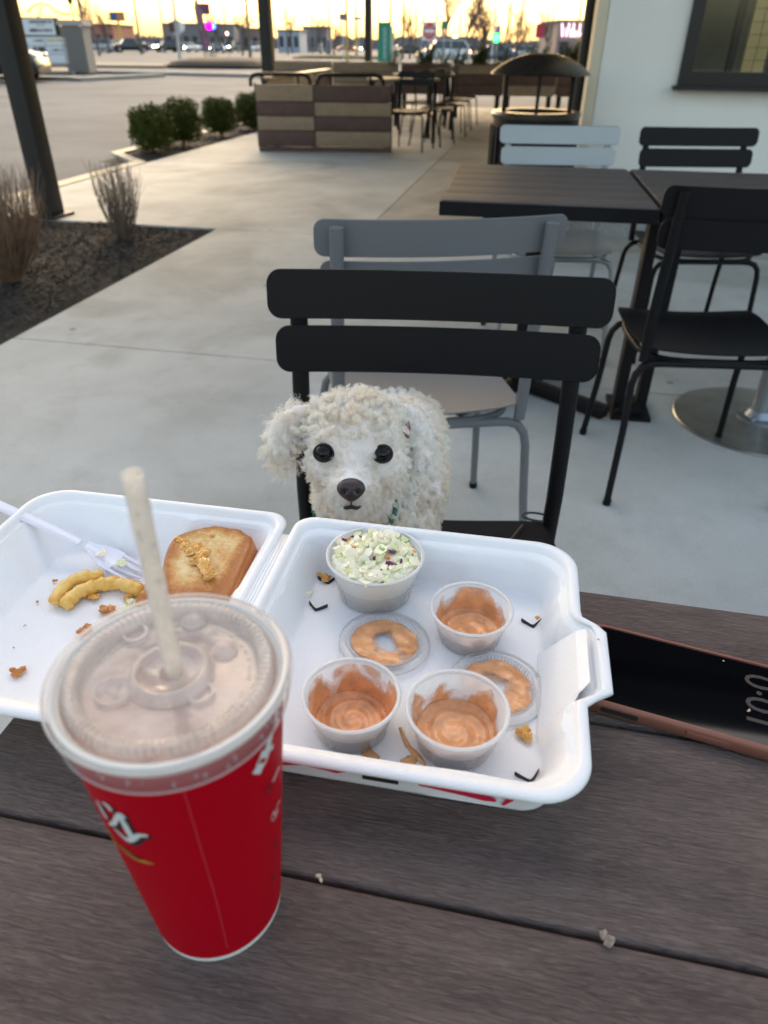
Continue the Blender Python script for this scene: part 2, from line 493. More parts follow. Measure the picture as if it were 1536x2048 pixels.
def chips(cnt, u0, u1, v0, v1, seed, sc=1.0):
    rg = random.Random(seed); b = MB()
    for _ in range(cnt):
        u = rg.uniform(u0, u1); v = rg.uniform(v0, v1) if rg.random() < .4 else v1 - (v1 - v0) * rg.random() ** 1.6 * 0.6
        p = uv(u, v)
        h = -0.035 + 0.03 * mnoise.noise(Vector((u * 2.1, v * 2.1, 1))) + 0.024 + rg.uniform(0, 0.012)
        L = rg.uniform(0.012, 0.04) * sc; W = rg.uniform(0.004, 0.011) * sc
        rot = Matrix.Rotation(rg.uniform(0, 6.3), 3, 'Z') @ Matrix.Rotation(rg.uniform(-.5, .5), 3, 'Y') @ Matrix.Rotation(rg.uniform(-.5, .5), 3, 'X')
        c = Vector((p.x, p.y, h)); V = []
        for k in (-1, 1):
            for i, j in ((-1, -1), (1, -1), (1, 1), (-1, 1)):
                V.append(c + rot @ Vector((i * L / 2, j * W / 2 * rg.uniform(.5, 1.2), k * 0.0025)))
        b.add(V, [(3, 2, 1, 0), (4, 5, 6, 7), (0, 1, 5, 4), (1, 2, 6, 5), (2, 3, 7, 6), (3, 0, 4, 7)])
    o = obj('mulch_chips', b, MT['chips']); o['kind'] = 'stuff'
    return tag(o, 'dark shredded bark mulch strewn over the planting bed', 'mulch', kind='stuff')
chips(9000, -4.3, -2.3, 0.4, 5.08, 3)
o = chips(1600, -5.0, -4.42, 8.5, 16, 4); o['label'] = 'dark bark mulch along the strip under the round bushes'
b = MB()
poly_prism(b, [uv(-4.55, -2), uv(-4.38, -2), uv(-4.38, 8.2), uv(-4.55, 8.2)], -0.13, 0.006)
poly_prism(b, [uv(-5.22, 8.9), uv(-5.06, 8.9), uv(-5.06, 18.3), uv(-5.22, 18.3)], -0.13, 0.004)
poly_prism(b, [uv(-4.55, 8.2), uv(-4.38, 8.2), uv(-5.06, 8.9), uv(-5.22, 8.9)], -0.13, 0.002)
struct('kerb', b, MT['kerb'])

# far ground: verge, road kerbs, islands
b = MB()
def strip(b, p0, p1, wd, z0=-0.11, z1=0.02):
    a = at(*p0, z=0); c = at(*p1, z=0); d = (c - a).normalized(); n = Vector((-d.y, d.x, 0)) * wd
    poly_prism(b, [a, c, c + n, a + n], z0, z1)
strip(b, (-250, 150), (148, 155), 1.0)
strip(b, (160, 156), (330, 148), 0.5, z1=0.012)
strip(b, (110, 140), (640, 152), 0.8)
struct('kerb', b, mat('kerb_pale', (0.24, 0.24, 0.225), rough=0.9, var=0.1, vs_=1))
b = MB(); strip(b, (-700, 141), (145, 145), 8.0, z1=0.008); strip(b, (-100, 128), (330, 132), 9.0, z1=0.004)
struct('pavement', b, mat('verge_concrete', (0.14, 0.13, 0.115), rough=0.95, var=0.12, vs_=0.5))
# painted bay lines on the lot
b = MB()
for k in range(7, 9):
    p = uv(-7.0 - k * 0.0, 6.0 + 2.8 * k)
    q = uv(-11.8, 6.0 + 2.8 * k)
    d = (q - p).normalized(); n = Vector((-d.y, d.x, 0)) * 0.1
    b.add([(p.x, p.y, -0.116), (q.x, q.y, -0.116), (q.x + n.x, q.y + n.y, -0.116), (p.x + n.x, p.y + n.y, -0.116)], [(0, 1, 2, 3)])
struct('road_marking', b, mat('worn_bay_line', (0.125, 0.125, 0.12), rough=0.8, var=0.3, vs_=2))
# raised island with dark mulch and the road kerb round it
def island(name, cx, cy, lx, ly, m, h=0.25, rz=0.0):
    b = MB(); N = 40; V = []
    for (k, z) in ((1.0, -0.11), (1.0, 0.03), (0.93, 0.03), (0.9, h * .5), (0.6, h), (0.0, h * 1.1)):
        for i in range(N):
            a = 2 * math.pi * i / N
            r = 1 / (abs(math.cos(a)) ** 4 + abs(math.sin(a)) ** 4) ** .25
            x, y = lx * k * r * math.cos(a), ly * k * r * math.sin(a)
            V.append((cx + x * math.cos(rz) - y * math.sin(rz), cy + x * math.sin(rz) + y * math.cos(rz), z + (0.04 * mnoise.noise(Vector((x, y, 0))) if z > .05 else 0)))
    F = [(j * N + i, j * N + (i + 1) % N, (j + 1) * N + (i + 1) % N, (j + 1) * N + i) for j in range(5) for i in range(N)]
    b.add(V, F); return struct(name, b, m, True)
p = at(430, 132, z=0)
island('mulch_island', p.x, p.y + 4, 3.4, 5.5, MT['mulch'], 0.36)
p = at(640, 116, z=0)
island('grass_island', p.x + 2, p.y + 6, 5.5, 3.0, mat('dry_verge', (0.12, 0.10, 0.06), rough=0.95, var=.4, vs_=3), 0.25)

# ------------------------------------------------------------------ canopy with its posts
MT['post'] = mat('charcoal_steel', (0.011, 0.011, 0.012), rough=0.5, bump=0.0002, bs=300)
MT['soffit'] = mat('dark_soffit', (0.10, 0.09, 0.085), rough=0.8)
can = thing('patio_canopy', 'dark steel patio canopy on charcoal posts over the dining tables', 'canopy', (0, 0, 0))
CANZ = 3.45
def post(px, py, wd, name='post'):
    p = at(px, py, z=0); b = MB()
    rbox(b, (0, 0, CANZ / 2), (wd, wd, CANZ), 0.006, 2, axis=2)
    o = obj(name, b, MT['post'], can, True, 40, loc=p, rz=R(-16))
    f = MB(); rbox(f, (0, 0, 0.010), (wd + 0.1, wd + 0.1, 0.02), 0.004, 2, axis=2)
    obj('base_plate', f, MT['post'], o)
    return p
post(103, 432, 0.145)
p2_ = at(537, 137, z=0)
post(546, 262, 0.16); post(737, 195, 0.16)
b = MB()
poly_prism(b, [uv(-3.95, 3.3), uv(5.0, 3.3), uv(5.0, 24), uv(-4.2, 24)], CANZ + 0.16, CANZ + 0.24)
obj('ceiling', b, MT['soffit'], can)
b = MB()
for u0, u1, v0, v1 in ((-4.1, -3.9, 3.3, 24), (-3.9, 5.0, 3.15, 3.3)):
    poly_prism(b, [uv(u0, v0), uv(u1, v0), uv(u1, v1), uv(u0, v1)], CANZ + 0.0, CANZ + 0.3)
obj('edge_beam', b, MT['post'], can)

# ------------------------------------------------------------------ restaurant building
wa = R(-14.5); WA = Vector((1.31, 5.45, 0)); WD = Vector((math.cos(wa), math.sin(wa), 0)); WN = Vector((math.sin(wa), -math.cos(wa), 0))
bld = thing('restaurant_building', 'pale stucco restaurant wall with a black framed window behind the tables', 'building', WA, wa)
MT['stucco'] = mat('stucco', (0.80, 0.78, 0.735), rough=0.9, var=0.035, vs_=1.7, bump=0.0018, bs=140)
MT['cream'] = mat('cream_lit_trim', (0.66, 0.58, 0.44), rough=0.7, var=0.04)  # cream holds the yellow sky light on the corner and side wall
w0, w1, z0, z1 = 0.547, 2.5, 0.94, 2.3
T_ = 0.28
b = MB()
b.box((w0 / 2 + 0.03, T_ / 2, 1.7), (w0 - 0.06, T_, 3.4))
obj('wall', b, MT['stucco'], bld)
b = MB(); b.box(((w0 + w1) / 2, T_ / 2, z0 / 2), (w1 - w0, T_, z0)); obj('wall', b, MT['stucco'], bld)
b = MB(); b.box(((w0 + w1) / 2, T_ / 2, (z1 + 3.4) / 2), (w1 - w0, T_, 3.4 - z1)); obj('wall', b, MT['stucco'], bld)
b = MB(); b.box(((w1 + 7) / 2, T_ / 2, 1.7), (7 - w1, T_, 3.4)); obj('wall', b, MT['stucco'], bld)
b = MB(); b.box((0.024, 0.136, 1.7), (0.066, 0.284, 3.39)); obj('corner_trim', b, MT['cream'], bld)
b = MB(); b.box((3.5, -0.006, 0.09), (7.0, 0.012, 0.18)); obj('plinth', b, mat('plinth_grey', (0.30, 0.30, 0.30), rough=0.9, var=.25, vs_=60), bld)
# left side wall, running away from the viewer
sx = -math.sin(R(1.0)); b = MB()
poly_prism(b, [(-0.012, 0.28), (0.35, 0.28), (0.10, 9.0), (-0.26, 9.0)], 0, 3.4)
obj('side_wall', b, MT['cream'], bld)
b = MB(); b.tube([(-0.075, 0.62, 0), (-0.075, 0.62, 3.3)], 0.034, 10); 
for z in (0.6, 1.9): b.box((-0.04, 0.62, z), (0.07, 0.085, 0.03))
obj('downpipe', b, MT['post'], bld, True, 40)
win = MB()
fw, fd = 0.075, 0.10
for c, d in (((w0 + fw / 2, 0.02, (z0 + z1) / 2), (fw, fd, z1 - z0)), ((w1 - fw / 2, 0.02, (z0 + z1) / 2), (fw, fd, z1 - z0)),
             (((w0 + w1) / 2, 0.02, z0 + fw / 2), (w1 - w0 - 2 * fw, fd, fw)), (((w0 + w1) / 2, 0.02, z1 - fw / 2), (w1 - w0 - 2 * fw, fd, fw)),
             ((1.95, 0.035, (z0 + z1) / 2), (0.03, 0.05, z1 - z0 - 2 * fw - 0.004))):
    win.box(c, d)
wf = obj('window', win, mat('black_frame', (0.008, 0.008, 0.010), rough=0.35), bld)
b = MB(); b.box(((w0 + w1) / 2, -0.045, z0 - 0.012), (w1 - w0 + 0.05, 0.12, 0.022)); obj('sill', b, wf.data.materials[0], wf)
b = MB(); b.box(((w0 + w1) / 2, 0.045, (z0 + z1) / 2), (w1 - w0 - 2 * fw, 0.006, z1 - z0 - 2 * fw))
glass = film('window_glass', (0.05, 0.07, 0.07), 0.93, rough=0.02, tl=0)
obj('pane', b, glass, wf)
# the room behind the glass
b = MB()
b.box((3.5, 3.2, 1.7), (6.9, 0.1, 3.4)); b.box((0.62, 1.8, 1.7), (0.06, 2.9, 3.4)); b.box((6.9, 1.8, 1.7), (0.06, 2.9, 3.4))
b.box((3.5, 1.75, 3.35), (6.9, 2.9, 0.06)); b.box((3.5, 1.75, 0.02), (6.9, 2.9, 0.03))
obj('interior_room', b, mat('room_dark', (0.20, 0.22, 0.19), rough=0.8, var=.3, vs_=1.2), bld)
b = MB()
colw = mat('tan_tile', (0.70, 0.56, 0.26), rough=0.5, var=.08, vs_=8)
for k in range(26):
    for j in range(2):
        b.box((1.03 + 0.07 * j - 0.035, 0.42, 0.55 + 0.07 * k), (0.066, 0.08, 0.066))
obj('tiled_column', b, colw, bld)
b = MB(); b.box((0.90, 0.5, 1.7), (0.04, 0.1, 3.3)); b.box((1.17, 0.5, 1.7), (0.035, 0.1, 3.3)); b.box((1.62, 0.9, 1.0), (0.5, 0.05, 1.4))
obj('interior_mullion', b, MT['post'], bld)
# ceiling light inside (white strips seen through the glass)
b = MB()
for k in range(4): b.box((0.8 + 0.1 * k, 2.4, 2.1), (0.06, 0.04, 0.03))
obj('lit_panel', b, mat('indoor_light', (0.8, 0.8, 0.75), emit=(0.75, 0.85, 0.75), es=0.5), bld)['kind'] = 'stuff'
for x in (1.2, 3.0):  # unseen glowing panels added to brighten the room
    b = MB(); b.box((x, 1.3, 3.3), (0.9, 0.6, 0.03)); obj('room_fill_panel', b, mat('room_fill', (0.8, 0.8, 0.75), emit=(0.9, 0.95, 0.8), es=1.3), bld)

# ------------------------------------------------------------------ far scenery
MT['far_grey'] = mat('far_dark_wall', (0.20, 0.19, 0.20), rough=0.9, var=.1, vs_=.2)
MT['far_brown'] = mat('far_brown_wall', (0.26, 0.19, 0.17), rough=0.9, var=.1, vs_=.2)
MT['brickred'] = mat('far_brick', (0.38, 0.17, 0.12), rough=0.9, var=.12, vs_=.4)
MT['far_window'] = mat('far_glazing', (0.05, 0.06, 0.08), rough=0.15)
MT['white'] = mat('white_enamel', (0.72, 0.73, 0.75), rough=0.4)
MT['pole'] = mat('pole_metal', (0.10, 0.09, 0.08), rough=0.6)
MT['pole_pale'] = mat('pole_pale_metal', (0.42, 0.42, 0.42), rough=0.5)
def atY(px, py, Y): return at(px, py, y=Y)
def base(px, Y):
    p = at(px, 92, y=Y); return Vector((p.x, Y, -0.12))
def hgt(py, Y): return at(768, py, y=Y).z
def building(px0, px1, py, Y, m, label, nwin=4, depth=14, name='building', cat='building', winz=(0.9, 2.6)):
    a = base(px0, Y); c = base(px1, Y); top = at((px0 + px1) / 2, py, y=Y).z; L = c.x - a.x
    t = thing(name, label, cat, (a.x, Y, -0.12))
    b = MB(); b.box((L / 2, depth / 2, (top + .12) / 2), (L, depth, top + .12)); obj('wall', b, m, t)
    b = MB(); b.box((L / 2, depth / 2, top + .12 + 0.12), (L + .5, depth + .5, 0.24)); obj('roof', b, MT['far_grey'], t)
    for k in range(nwin):
        b = MB(); x = L * (k + .5) / nwin; ww = L / nwin * .55
        b.box((x, -0.03, (winz[0] + winz[1]) / 2), (ww, 0.05, winz[1] - winz[0]))
        f = obj('window', b, MT['post'], t)
        b = MB(); b.box((x, -0.07, (winz[0] + winz[1]) / 2), (ww * .86, 0.03, (winz[1] - winz[0]) * .84)); obj('pane', b, MT['far_window'], f)
    return t, L, top
building(170, 231, 50, 170, MT['brickred'], 'low red brick shop building left of the tall blue and yellow sign', 5)
building(331, 470, 49, 190, MT['far_grey'], 'long dark flat-roofed store behind the parked cars at left', 8)
building(470, 520, 58, 200, MT['far_brown'], 'low brown building just left of the second canopy post', 3)
building(556, 600, 62, 160, mat('pale_blue_wall', (0.36, 0.40, 0.47), rough=.8), 'pale blue-white low building right of the second canopy post', 3)
building(607, 655, 55, 185, MT['far_grey'], 'grey roofed building between the two rear canopy posts', 4)
t, L, top = building(1112, 1176, 44, 120, mat('taupe_wall', (0.27, 0.21, 0.19), rough=.9, var=.08, vs_=.3), 'taupe shop building with a glowing pink sign beside the restaurant corner', 2, winz=(0.4, 2.0))
# the pink neon lettering on it: only rounded strokes can be made out
neon = mat('pink_neon', (0.9, 0.7, 0.8), emit=(1.0, 0.62, 0.80), es=1.1)
zz = at(1140, 62, y=120).z + .12
sgn = MB(); q = 1.15 
def stroke(pts, r=0.065): sgn.tube([(x * q + L * .10, -0.15, zz + y * q) for x, y in pts], r, 6)
stroke([(0, .8), (.2, -.6), (.45, .3), (.7, -.6), (.9, .8)])
for cx in (1.2, ): stroke([(cx, .2), (cx, -.6)])
stroke([(1.45, .8), (1.45, -.6)])
stroke([(2.2, .8), (2.2, -.6)]); sgn.tube([(L * .1 + q * (1.95 + .25 * math.cos(a)), -0.15, zz + q * (-.3 + .3 * math.sin(a))) for a in np.linspace(0, 6.28, 12)], 0.065, 6)
for cx in (2.75, 3.4): sgn.tube([(L * .1 + q * (cx + .25 * math.cos(a)), -0.15, zz + q * (-.3 + .3 * math.sin(a))) for a in np.linspace(0, 6.28, 12)], 0.065, 6)
stroke([(3.1, .1), (3.1, -.6)])
obj('neon_lettering', sgn, neon, t, True)

def far_tree(px, Y, h, label, spread=0.5, seed=1, lv=4, group=None, name='bare_tree', trunk=0.16, n0=6):
    rg = random.Random(seed); b = MB(); tw = MB()
    def br(p, d, L, r, k):
        n = 3; pts = [p]; 
        for i in range(n):
            d = (d + Vector((rg.uniform(-.18, .18), rg.uniform(-.18, .18), rg.uniform(-.03, .12)))).normalized()
            pts.append(pts[-1] + d * L / n)
        (b if k <= 1 else tw).tube(pts, [r, r * .85, r * .72, r * .6], 5 if k < 2 else 3, cap=False)
        if k < lv:
            for i in range(n0 if k == 0 else rg.randint(3, 4)):
                q = pts[rg.randint(1, 3)]
                dd = (d + Vector((rg.uniform(-1, 1), rg.uniform(-1, 1), rg.uniform(0, .7))) * spread * 1.3).normalized()
                br(q, dd, L * rg.uniform(.5, .8), max(r * .5, 0.012), k + 1)
    br(Vector((0, 0, 0)), Vector((0, 0, 1)), h * .42, trunk, 0)
    t = thing(name, label, 'tree', base(px, Y), 0, group)
    m = mat('bark', (0.13, 0.10, 0.09), rough=.9) if 'bark' not in MT else MT['bark']; MT['bark'] = m
    obj('trunk', b, m, t, True); c = obj('crown', tw, m, t)
    return t
far_tree(196, 95, 7.5, 'bare tree standing behind the grey brick sign pillar', seed=3, group='bare winter trees across the road')
far_tree(484, 110, 5.0, 'small bare tree at the right end of the dark store', seed=5, group='bare winter trees across the road')
far_tree(893, 75, 7.0, 'bare tree behind the green flag and the red round sign', seed=8, group='bare winter trees across the road')
far_tree(930, 90, 8.5, 'wide bare tree above the silver parked cars', seed=9, spread=.6, group='bare winter trees across the road')
far_tree(972, 65, 5.2, 'dense dark bare tree left of the green traffic light', seed=12, spread=.4, lv=5, group='bare winter trees across the road')
far_tree(1030, 85, 6.0, 'thin bare tree left of the yellow lamp', seed=15, group='bare winter trees across the road')
# distant tree line: nobody could count it
rg = random.Random(2); b = MB()
for k in range(5200):
    x = rg.uniform(-260, 260); Y = rg.uniform(300, 345)
    h = 3.2 + 3.0 * mnoise.noise(Vector((x * .03, 0, 3))) + 2.4 * mnoise.noise(Vector((x * .15, 5, 3))) + rg.uniform(-.6, .8)
    wd = rg.uniform(.5, 1.5)
    b.add([(x - wd, Y, -.1), (x + wd, Y, -.1), (x + wd * .8, Y + .4, max(1.0, h * .75)), (x + rg.uniform(-.6, .6), Y, max(1.2, h)), (x - wd * .8, Y + .4, max(1, h * .7))], [(0, 1, 2, 3, 4)])
o = obj('distant_woodland', b, mat('distant_trees', (0.19, 0.17, 0.19), rough=1, var=.25, vs_=.05))
tag(o, 'hazy grey-mauve bare woodland along the horizon', 'woodland', kind='stuff')

def pole(px, Y, r, label, top=9.0, m=None, name='utility_pole', group='poles rising against the sky', cat='pole', arm=None, lean=0):
    b = MB(); b.tube([(0, 0, 0), (lean, 0, top)], [r, r * .7], 8)
    t = thing(name, label, cat, base(px, Y), 0, group)
    obj('shaft', b, m or MT['pole'], t, True, 40)
    if arm:
        b = MB(); b.tube([(0, 0, top - .4), (arm, 0, top - .1)], .05, 6); obj('arm', b, m or MT['pole'], t)
        b = MB(); b.box((arm, 0, top - .1), (.6, .3, .12)); obj('lamp_head', b, MT['pole'], t)
    else:
        b = MB(); b.box((0, 0, top - .8), (2.2, .1, .12)); obj('crossarm', b, MT['pole'], t)
    return t
pole(178, 60, .11, 'dark leaning utility pole right of the sign pillar', 10, lean=-.5)
pole(281, 110, .16, 'tall thin pole right of the blue and yellow sign', 15)
pole(499, 85, .16, 'dark lamp pole at the right end of the mulch island', 12, name='lamp_pole', arm=2.0)
pole(694, 70, .12, 'yellowish pole beside the small grey sign', 12, mat('ochre_pole', (0.40, 0.29, 0.08), rough=.6))
pole(712, 90, .12, 'yellowish pole carrying the blue street sign', 13, bpy.data.materials['ochre_pole'])
pole(757, 75, .07, 'thin brown pole just right of the third canopy post', 12)
pole(780, 65, .10, 'yellowish pole right behind the green vertical banner', 12, bpy.data.materials['ochre_pole'])
pole(806, 100, .14, 'dark utility pole between the green banner and the red round sign', 14)
pole(870, 110, .10, 'thin utility pole directly above the red round sign', 13)
pole(985, 60, .08, 'slender pale pole above the green traffic light', 9, MT['pole_pale'])
pole(1152, 70, .09, 'yellow pole in front of the taupe shop building', 10, bpy.data.materials['ochre_pole'])
pole(625, 140, .08, 'very thin far pole between the two rear canopy posts', 16)
# overhead wires
b = MB()
for (xa, xb, za, zb, Y) in ((-60, 10, 6.0, 5.4, 90), (-60, 40, 7.2, 6.6, 95), (-8, 30, 5.2, 5.5, 80)):
    pts = [(xa + (xb - xa) * i / 14, Y, za + (zb - za) * i / 14 - 0.8 * math.sin(math.pi * i / 14)) for i in range(15)]
    b.tube(pts, .022, 4)
tag(obj('overhead_wires', b, MT['pole']), 'thin overhead wires sagging across the yellow sky', 'wires')

# billboard sign on a yellow post
p = base(244, 140); t = thing('billboard_sign', 'blue and yellow billboard sign on a yellow post', 'sign', p)
zc = at(244, 33, y=140).z + .12
b = MB(); b.box((0, 0, zc), (2.4, .4, 1.25)); obj('frame', b, mat('sign_yellow', (.55, .42, .06), rough=.5), t)
b = MB(); b.box((-.55, -.22, zc), (1.1, .03, 1.1)); obj('panel', b, mat('sign_blue', (.03, .10, .28), rough=.5), t, label='blue left panel')
b = MB(); b.box((.6, -.22, zc), (1.0, .03, 1.1)); obj('panel', b, mat('sign_ochre', (.45, .28, .12), rough=.5, col2=(.5, .1, .08), vs_=3), t, label='ochre and red right panel')
b = MB(); b.tube([(0, 0, 0), (0, 0, zc - .6)], .2, 8); obj('post', b, bpy.data.materials['sign_yellow'], t)
# purple sign with lit lamp under it
p = base(416, 90); t = thing('pylon_sign', 'square purple pylon sign on thin legs above the magenta lamp', 'sign', p)
zc = at(416, 18, y=90).z + .12
b = MB(); b.box((0, 0, zc), (1.15, .3, .95)); obj('cabinet', b, mat('plum', (.14, .05, .10), rough=.5), t)
for s in (-.25, .1, .3):
    b = MB(); b.tube([(s, 0, 0), (s, 0, zc - .4)], .045, 6); obj('leg', b, MT['pole'], t)
def lamp(px, py, Y, rad, c, label, es=9, name='signal_light', cat='light', group=None, stub=True):
    p = at(px, py, y=Y); t = thing(name, label, cat, p, 0, group)
    b = MB(); b.ell((0, -.02, 0), (rad, rad * .5, rad), 14, 8); obj('lens', b, mat('lit_' + name, c, emit=c, es=es), t, True)
    b = MB(); b.box((0, rad * .45, 0), (rad * 2.3, rad * .7, rad * 2.4)); obj('housing', b, MT['post'], t)
    if stub:
        b = MB(); b.tube([(0, rad * .6, -p.z - .12), (0, rad * .6, -rad)], rad * .22, 6); obj('stalk', b, MT['pole'], t)
    return t
lamp(418, 52, 80, .27, (1.0, .0, .55), 'glowing magenta lamp below the purple sign', 6)
lamp(425, 52.5, 81, .25, (.02, .08, 1.0), 'glowing blue lamp touching the magenta one', 6)
lamp(993, 76, 62, .26, (.02, 1.0, .08), 'bright green traffic light above the parked cars', 5, name='traffic_light')
lamp(911, 73, 70, .10, (.15, .9, .75), 'small teal traffic light above the white car', 5, name='traffic_light')
lamp(1061, 51, 70, .12, (1.0, .6, .05), 'small amber light left of the red sign', 4)
lamp(454, 67, 100, .14, (1.0, .5, .3), 'small orange lamp right of the dark store', 4)

# feather flag
p = base(402, 60); t = thing('feather_flag', 'tall plum feather flag with faded vertical lettering', 'flag', p)
zt = at(402, -6, y=60).z + .12
pts = [(0.25 + .0, 0, 0.0), (0.1, 0, zt * .3), (-.12, 0, zt * .7), (-.18, 0, zt * .88), (0.05, 0, zt)]
b = MB(); b.tube(pts, .03, 6); obj('pole', b, MT['pole'], t)
b = MB(); V = []; n = 12
for i in range(n + 1):
    k = i / n; z = zt * (.22 + .76 * k); x0 = .16 - .38 * k + (.22 * smooth01(k, .85, 1)); wd = .46 * (1 - smooth01(k, .75, 1.0) * .8)
    yy = .05 * math.sin(k * 9)
    V += [(x0, yy, z), (x0 + wd, yy + .05 * math.sin(k * 7 + 1), z), (x0 + wd, yy + .06 * math.sin(k * 7 + 1), z + .01), (x0, yy + .01, z + .01)]
F = []
for i in range(n):
    a = i * 4; F += [(a, a + 1, a + 5, a + 4), (a + 3, a + 2, a + 6, a + 7)]
b.add(V, F); obj('fabric', b, mat('plum_fabric', (.20, .07, .12), rough=.8, col2=(.30, .2, .26), vs_=4), t, True)

# pedestrian signal pole
p = at(361, 124, z=0); t = thing('signal_pole', 'pale pedestrian signal pole at the edge of the mulch island', 'pole', (p.x, p.y, -.12))
sc_ = p.y / 1700
b = MB(); b.tube([(0, 0, 0), (0, 0, .5), (0, 0, 6)], [.17, .12, .09], 10); obj('shaft', b, MT['pole_pale'], t, True, 40)
z_ = at(361, 54, y=p.y).z + .12
b = MB(); b.box((-.30, 0, z_), (.32, .28, .6)); obj('signal_head', b, mat('maroon_box', (.10, .03, .03), rough=.5), t)
b = MB(); b.lathe([(0.0, -.05), (.3, -.05), (.34, 0), (.3, .05), (0, .05)], 20, (.28, 0, 0)); V = b.v; b.v = [(x, z, z_ + y) for x, y, z in V]
obj('round_plate', b, MT['white'], t)
b = MB(); b.box((0, 0, z_ - .05), (.5, .12, .9)); obj('bracket', b, MT['pole_pale'], t)

# monument sign with its brick pillar
p = at(158, 143, z=0); Ym = p.y
def mx(px, py, Y=None): 
    q = at(px, py, y=Y or Ym); return q.x, q.z
pil = thing('brick_pillar', 'grey brick pillar with a pale cap at the end of the tenant sign', 'pillar', (p.x, Ym, 0))
x0, _ = mx(140, 143); x1, _ = mx(184, 143); zt = mx(160, 50)[1]
W_ = x1 - x0; bw, bh = W_ / 4, zt / 28
brm = mat('grey_brick', (0.22, 0.205, 0.20), rough=.9, var=.25, vs_=2)
b = MB(); b.box((0, W_ / 2, zt / 2 - .05), (W_ - .03, W_ - .03, zt)); obj('mortar_core', b, mat('mortar', (.24, .23, .22), rough=.95), pil)
bm0 = MB(); bm0.box((0, 0, 0), (bw - .018, .06, bh - .016)); me0 = bm0.mesh('brick'); me0.materials.append(brm)
for j in range(28):
    for i in range(4 + (j % 2)):
        xx = -W_ / 2 + bw * (i + .5) - (bw / 2 if j % 2 else 0)
        if j % 2 and i in (0, 4): 
            continue
        o = bpy.data.objects.new('brick', me0); o.location = (xx, .0, bh * (j + .5)); link(o, pil)
b = MB(); b.box((0, W_ / 2, zt + .06), (W_ + .16, W_ + .16, .16)); b.box((0, W_ / 2, zt + .16), (W_ + .05, W_ + .05, .05)); obj('cap', b, mat('stone_cap', (.36, .35, .33), rough=.8), pil)
lt = thing('lantern', 'small dark lantern on a scrolled stem on top of the brick pillar', 'lantern', (p.x + .05, Ym + .4, zt + .18))
b = MB(); b.tube([(0, 0, 0), (0.02, 0, .25), (-.03, 0, .45), (0, 0, .6)], .03, 6); obj('stem', b, MT['post'], lt)
b = MB(); b.lathe([(0, 0), (.08, .02), (.12, .16), (.2, .2), (.03, .3), (0, .36)], 12, (0, 0, .58)); obj('head', b, MT['post'], lt, True, 40)
ms = thing('tenant_sign', 'black framed monument sign with white tenant panels beside the brick pillar', 'sign', (0, Ym, 0))
def rect(px0, px1, py0, py1, yo, dep, m, name, parent, label=None):
    a = mx(px0, py1); c = mx(px1, py0); b = MB()
    b.box(((a[0] + c[0]) / 2, yo, (a[1] + c[1]) / 2), (abs(c[0] - a[0]), dep, abs(c[1] - a[1])))
    return obj(name, b, m, parent, label=label)
sgw = mat('sign_white', (.66, .70, .74), rough=.4)
rect(-5, 110, 35, 71, .2, .3, MT['post'], 'upper_cabinet', ms)
up = rect(-2, 106, 38, 69, .02, .04, sgw, 'letter_board', ms)
lo_ = rect(-5, 139, 72, 128, .2, .3, mat('sign_frame', (.33, .36, .38), rough=.5), 'lower_cabinet', ms)
rect(20, 84, 128, 141, .25, .2, MT['post'], 'base', ms)
rowsL = [(75, 91), (93, 107), (109, 126)]
for k, (a_, c_) in enumerate(rowsL):
    rect(20 + k * 2, 88 + k * 3, a_, c_, .02, .03, sgw, 'panel', ms)
    rect(90 + k * 3, 131 + k * 3, a_, c_, .02, .03, sgw, 'panel', ms)
dk = mat('sign_letter', (.12, .12, .13), rough=.6); yl = mat('sign_letter_yellow', (.62, .5, .06), rough=.6)
lb = MB(); ly = MB(); rg = random.Random(4)
def letters(B, px0, px1, py0, py1, step):
    x = px0
    while x < px1:
        wd = rg.uniform(.5, .8) * step
        if rg.random() > .15:
            a = mx(x, py1); c = mx(x + wd, py0); q = rg.uniform(.7, 1)
            B.box(((a[0] + c[0]) / 2, -.012, (a[1] + c[1]) / 2), (abs(c[0] - a[0]), .012, abs(c[1] - a[1]) * q))
        x += step
letters(lb, 56, 102, 41, 46, 2.4); letters(lb, 74, 88, 49, 51, 3); letters(lb, 60, 104, 57, 64, 2.6)
letters(lb, 68, 86, 79, 83, 2.6); letters(lb, 68, 90, 94, 105, 3.2); letters(lb, 72, 92, 112, 122, 3.2); letters(lb, 102, 126, 98, 102, 2.6)
letters(ly, 93, 124, 78, 82, 2.6)
obj('lettering', lb, dk, ms); obj('lettering', ly, yl, ms, label='row of yellow letters on the top right panel')
ar = MB()
pa = [mx(50, 26), mx(62, 12), mx(78, 6), mx(95, 11), mx(108, 22), mx(120, 27), mx(138, 29)]
ar.tube([(x, .2, z) for x, z in pa], .035, 6); ar.tube([(mx(72, 36)[0], .2, mx(72, 36)[1]), (mx(80, 10)[0], .2, mx(80, 10)[1])], .03, 6)
obj('arch', ar, MT['post'], ms)

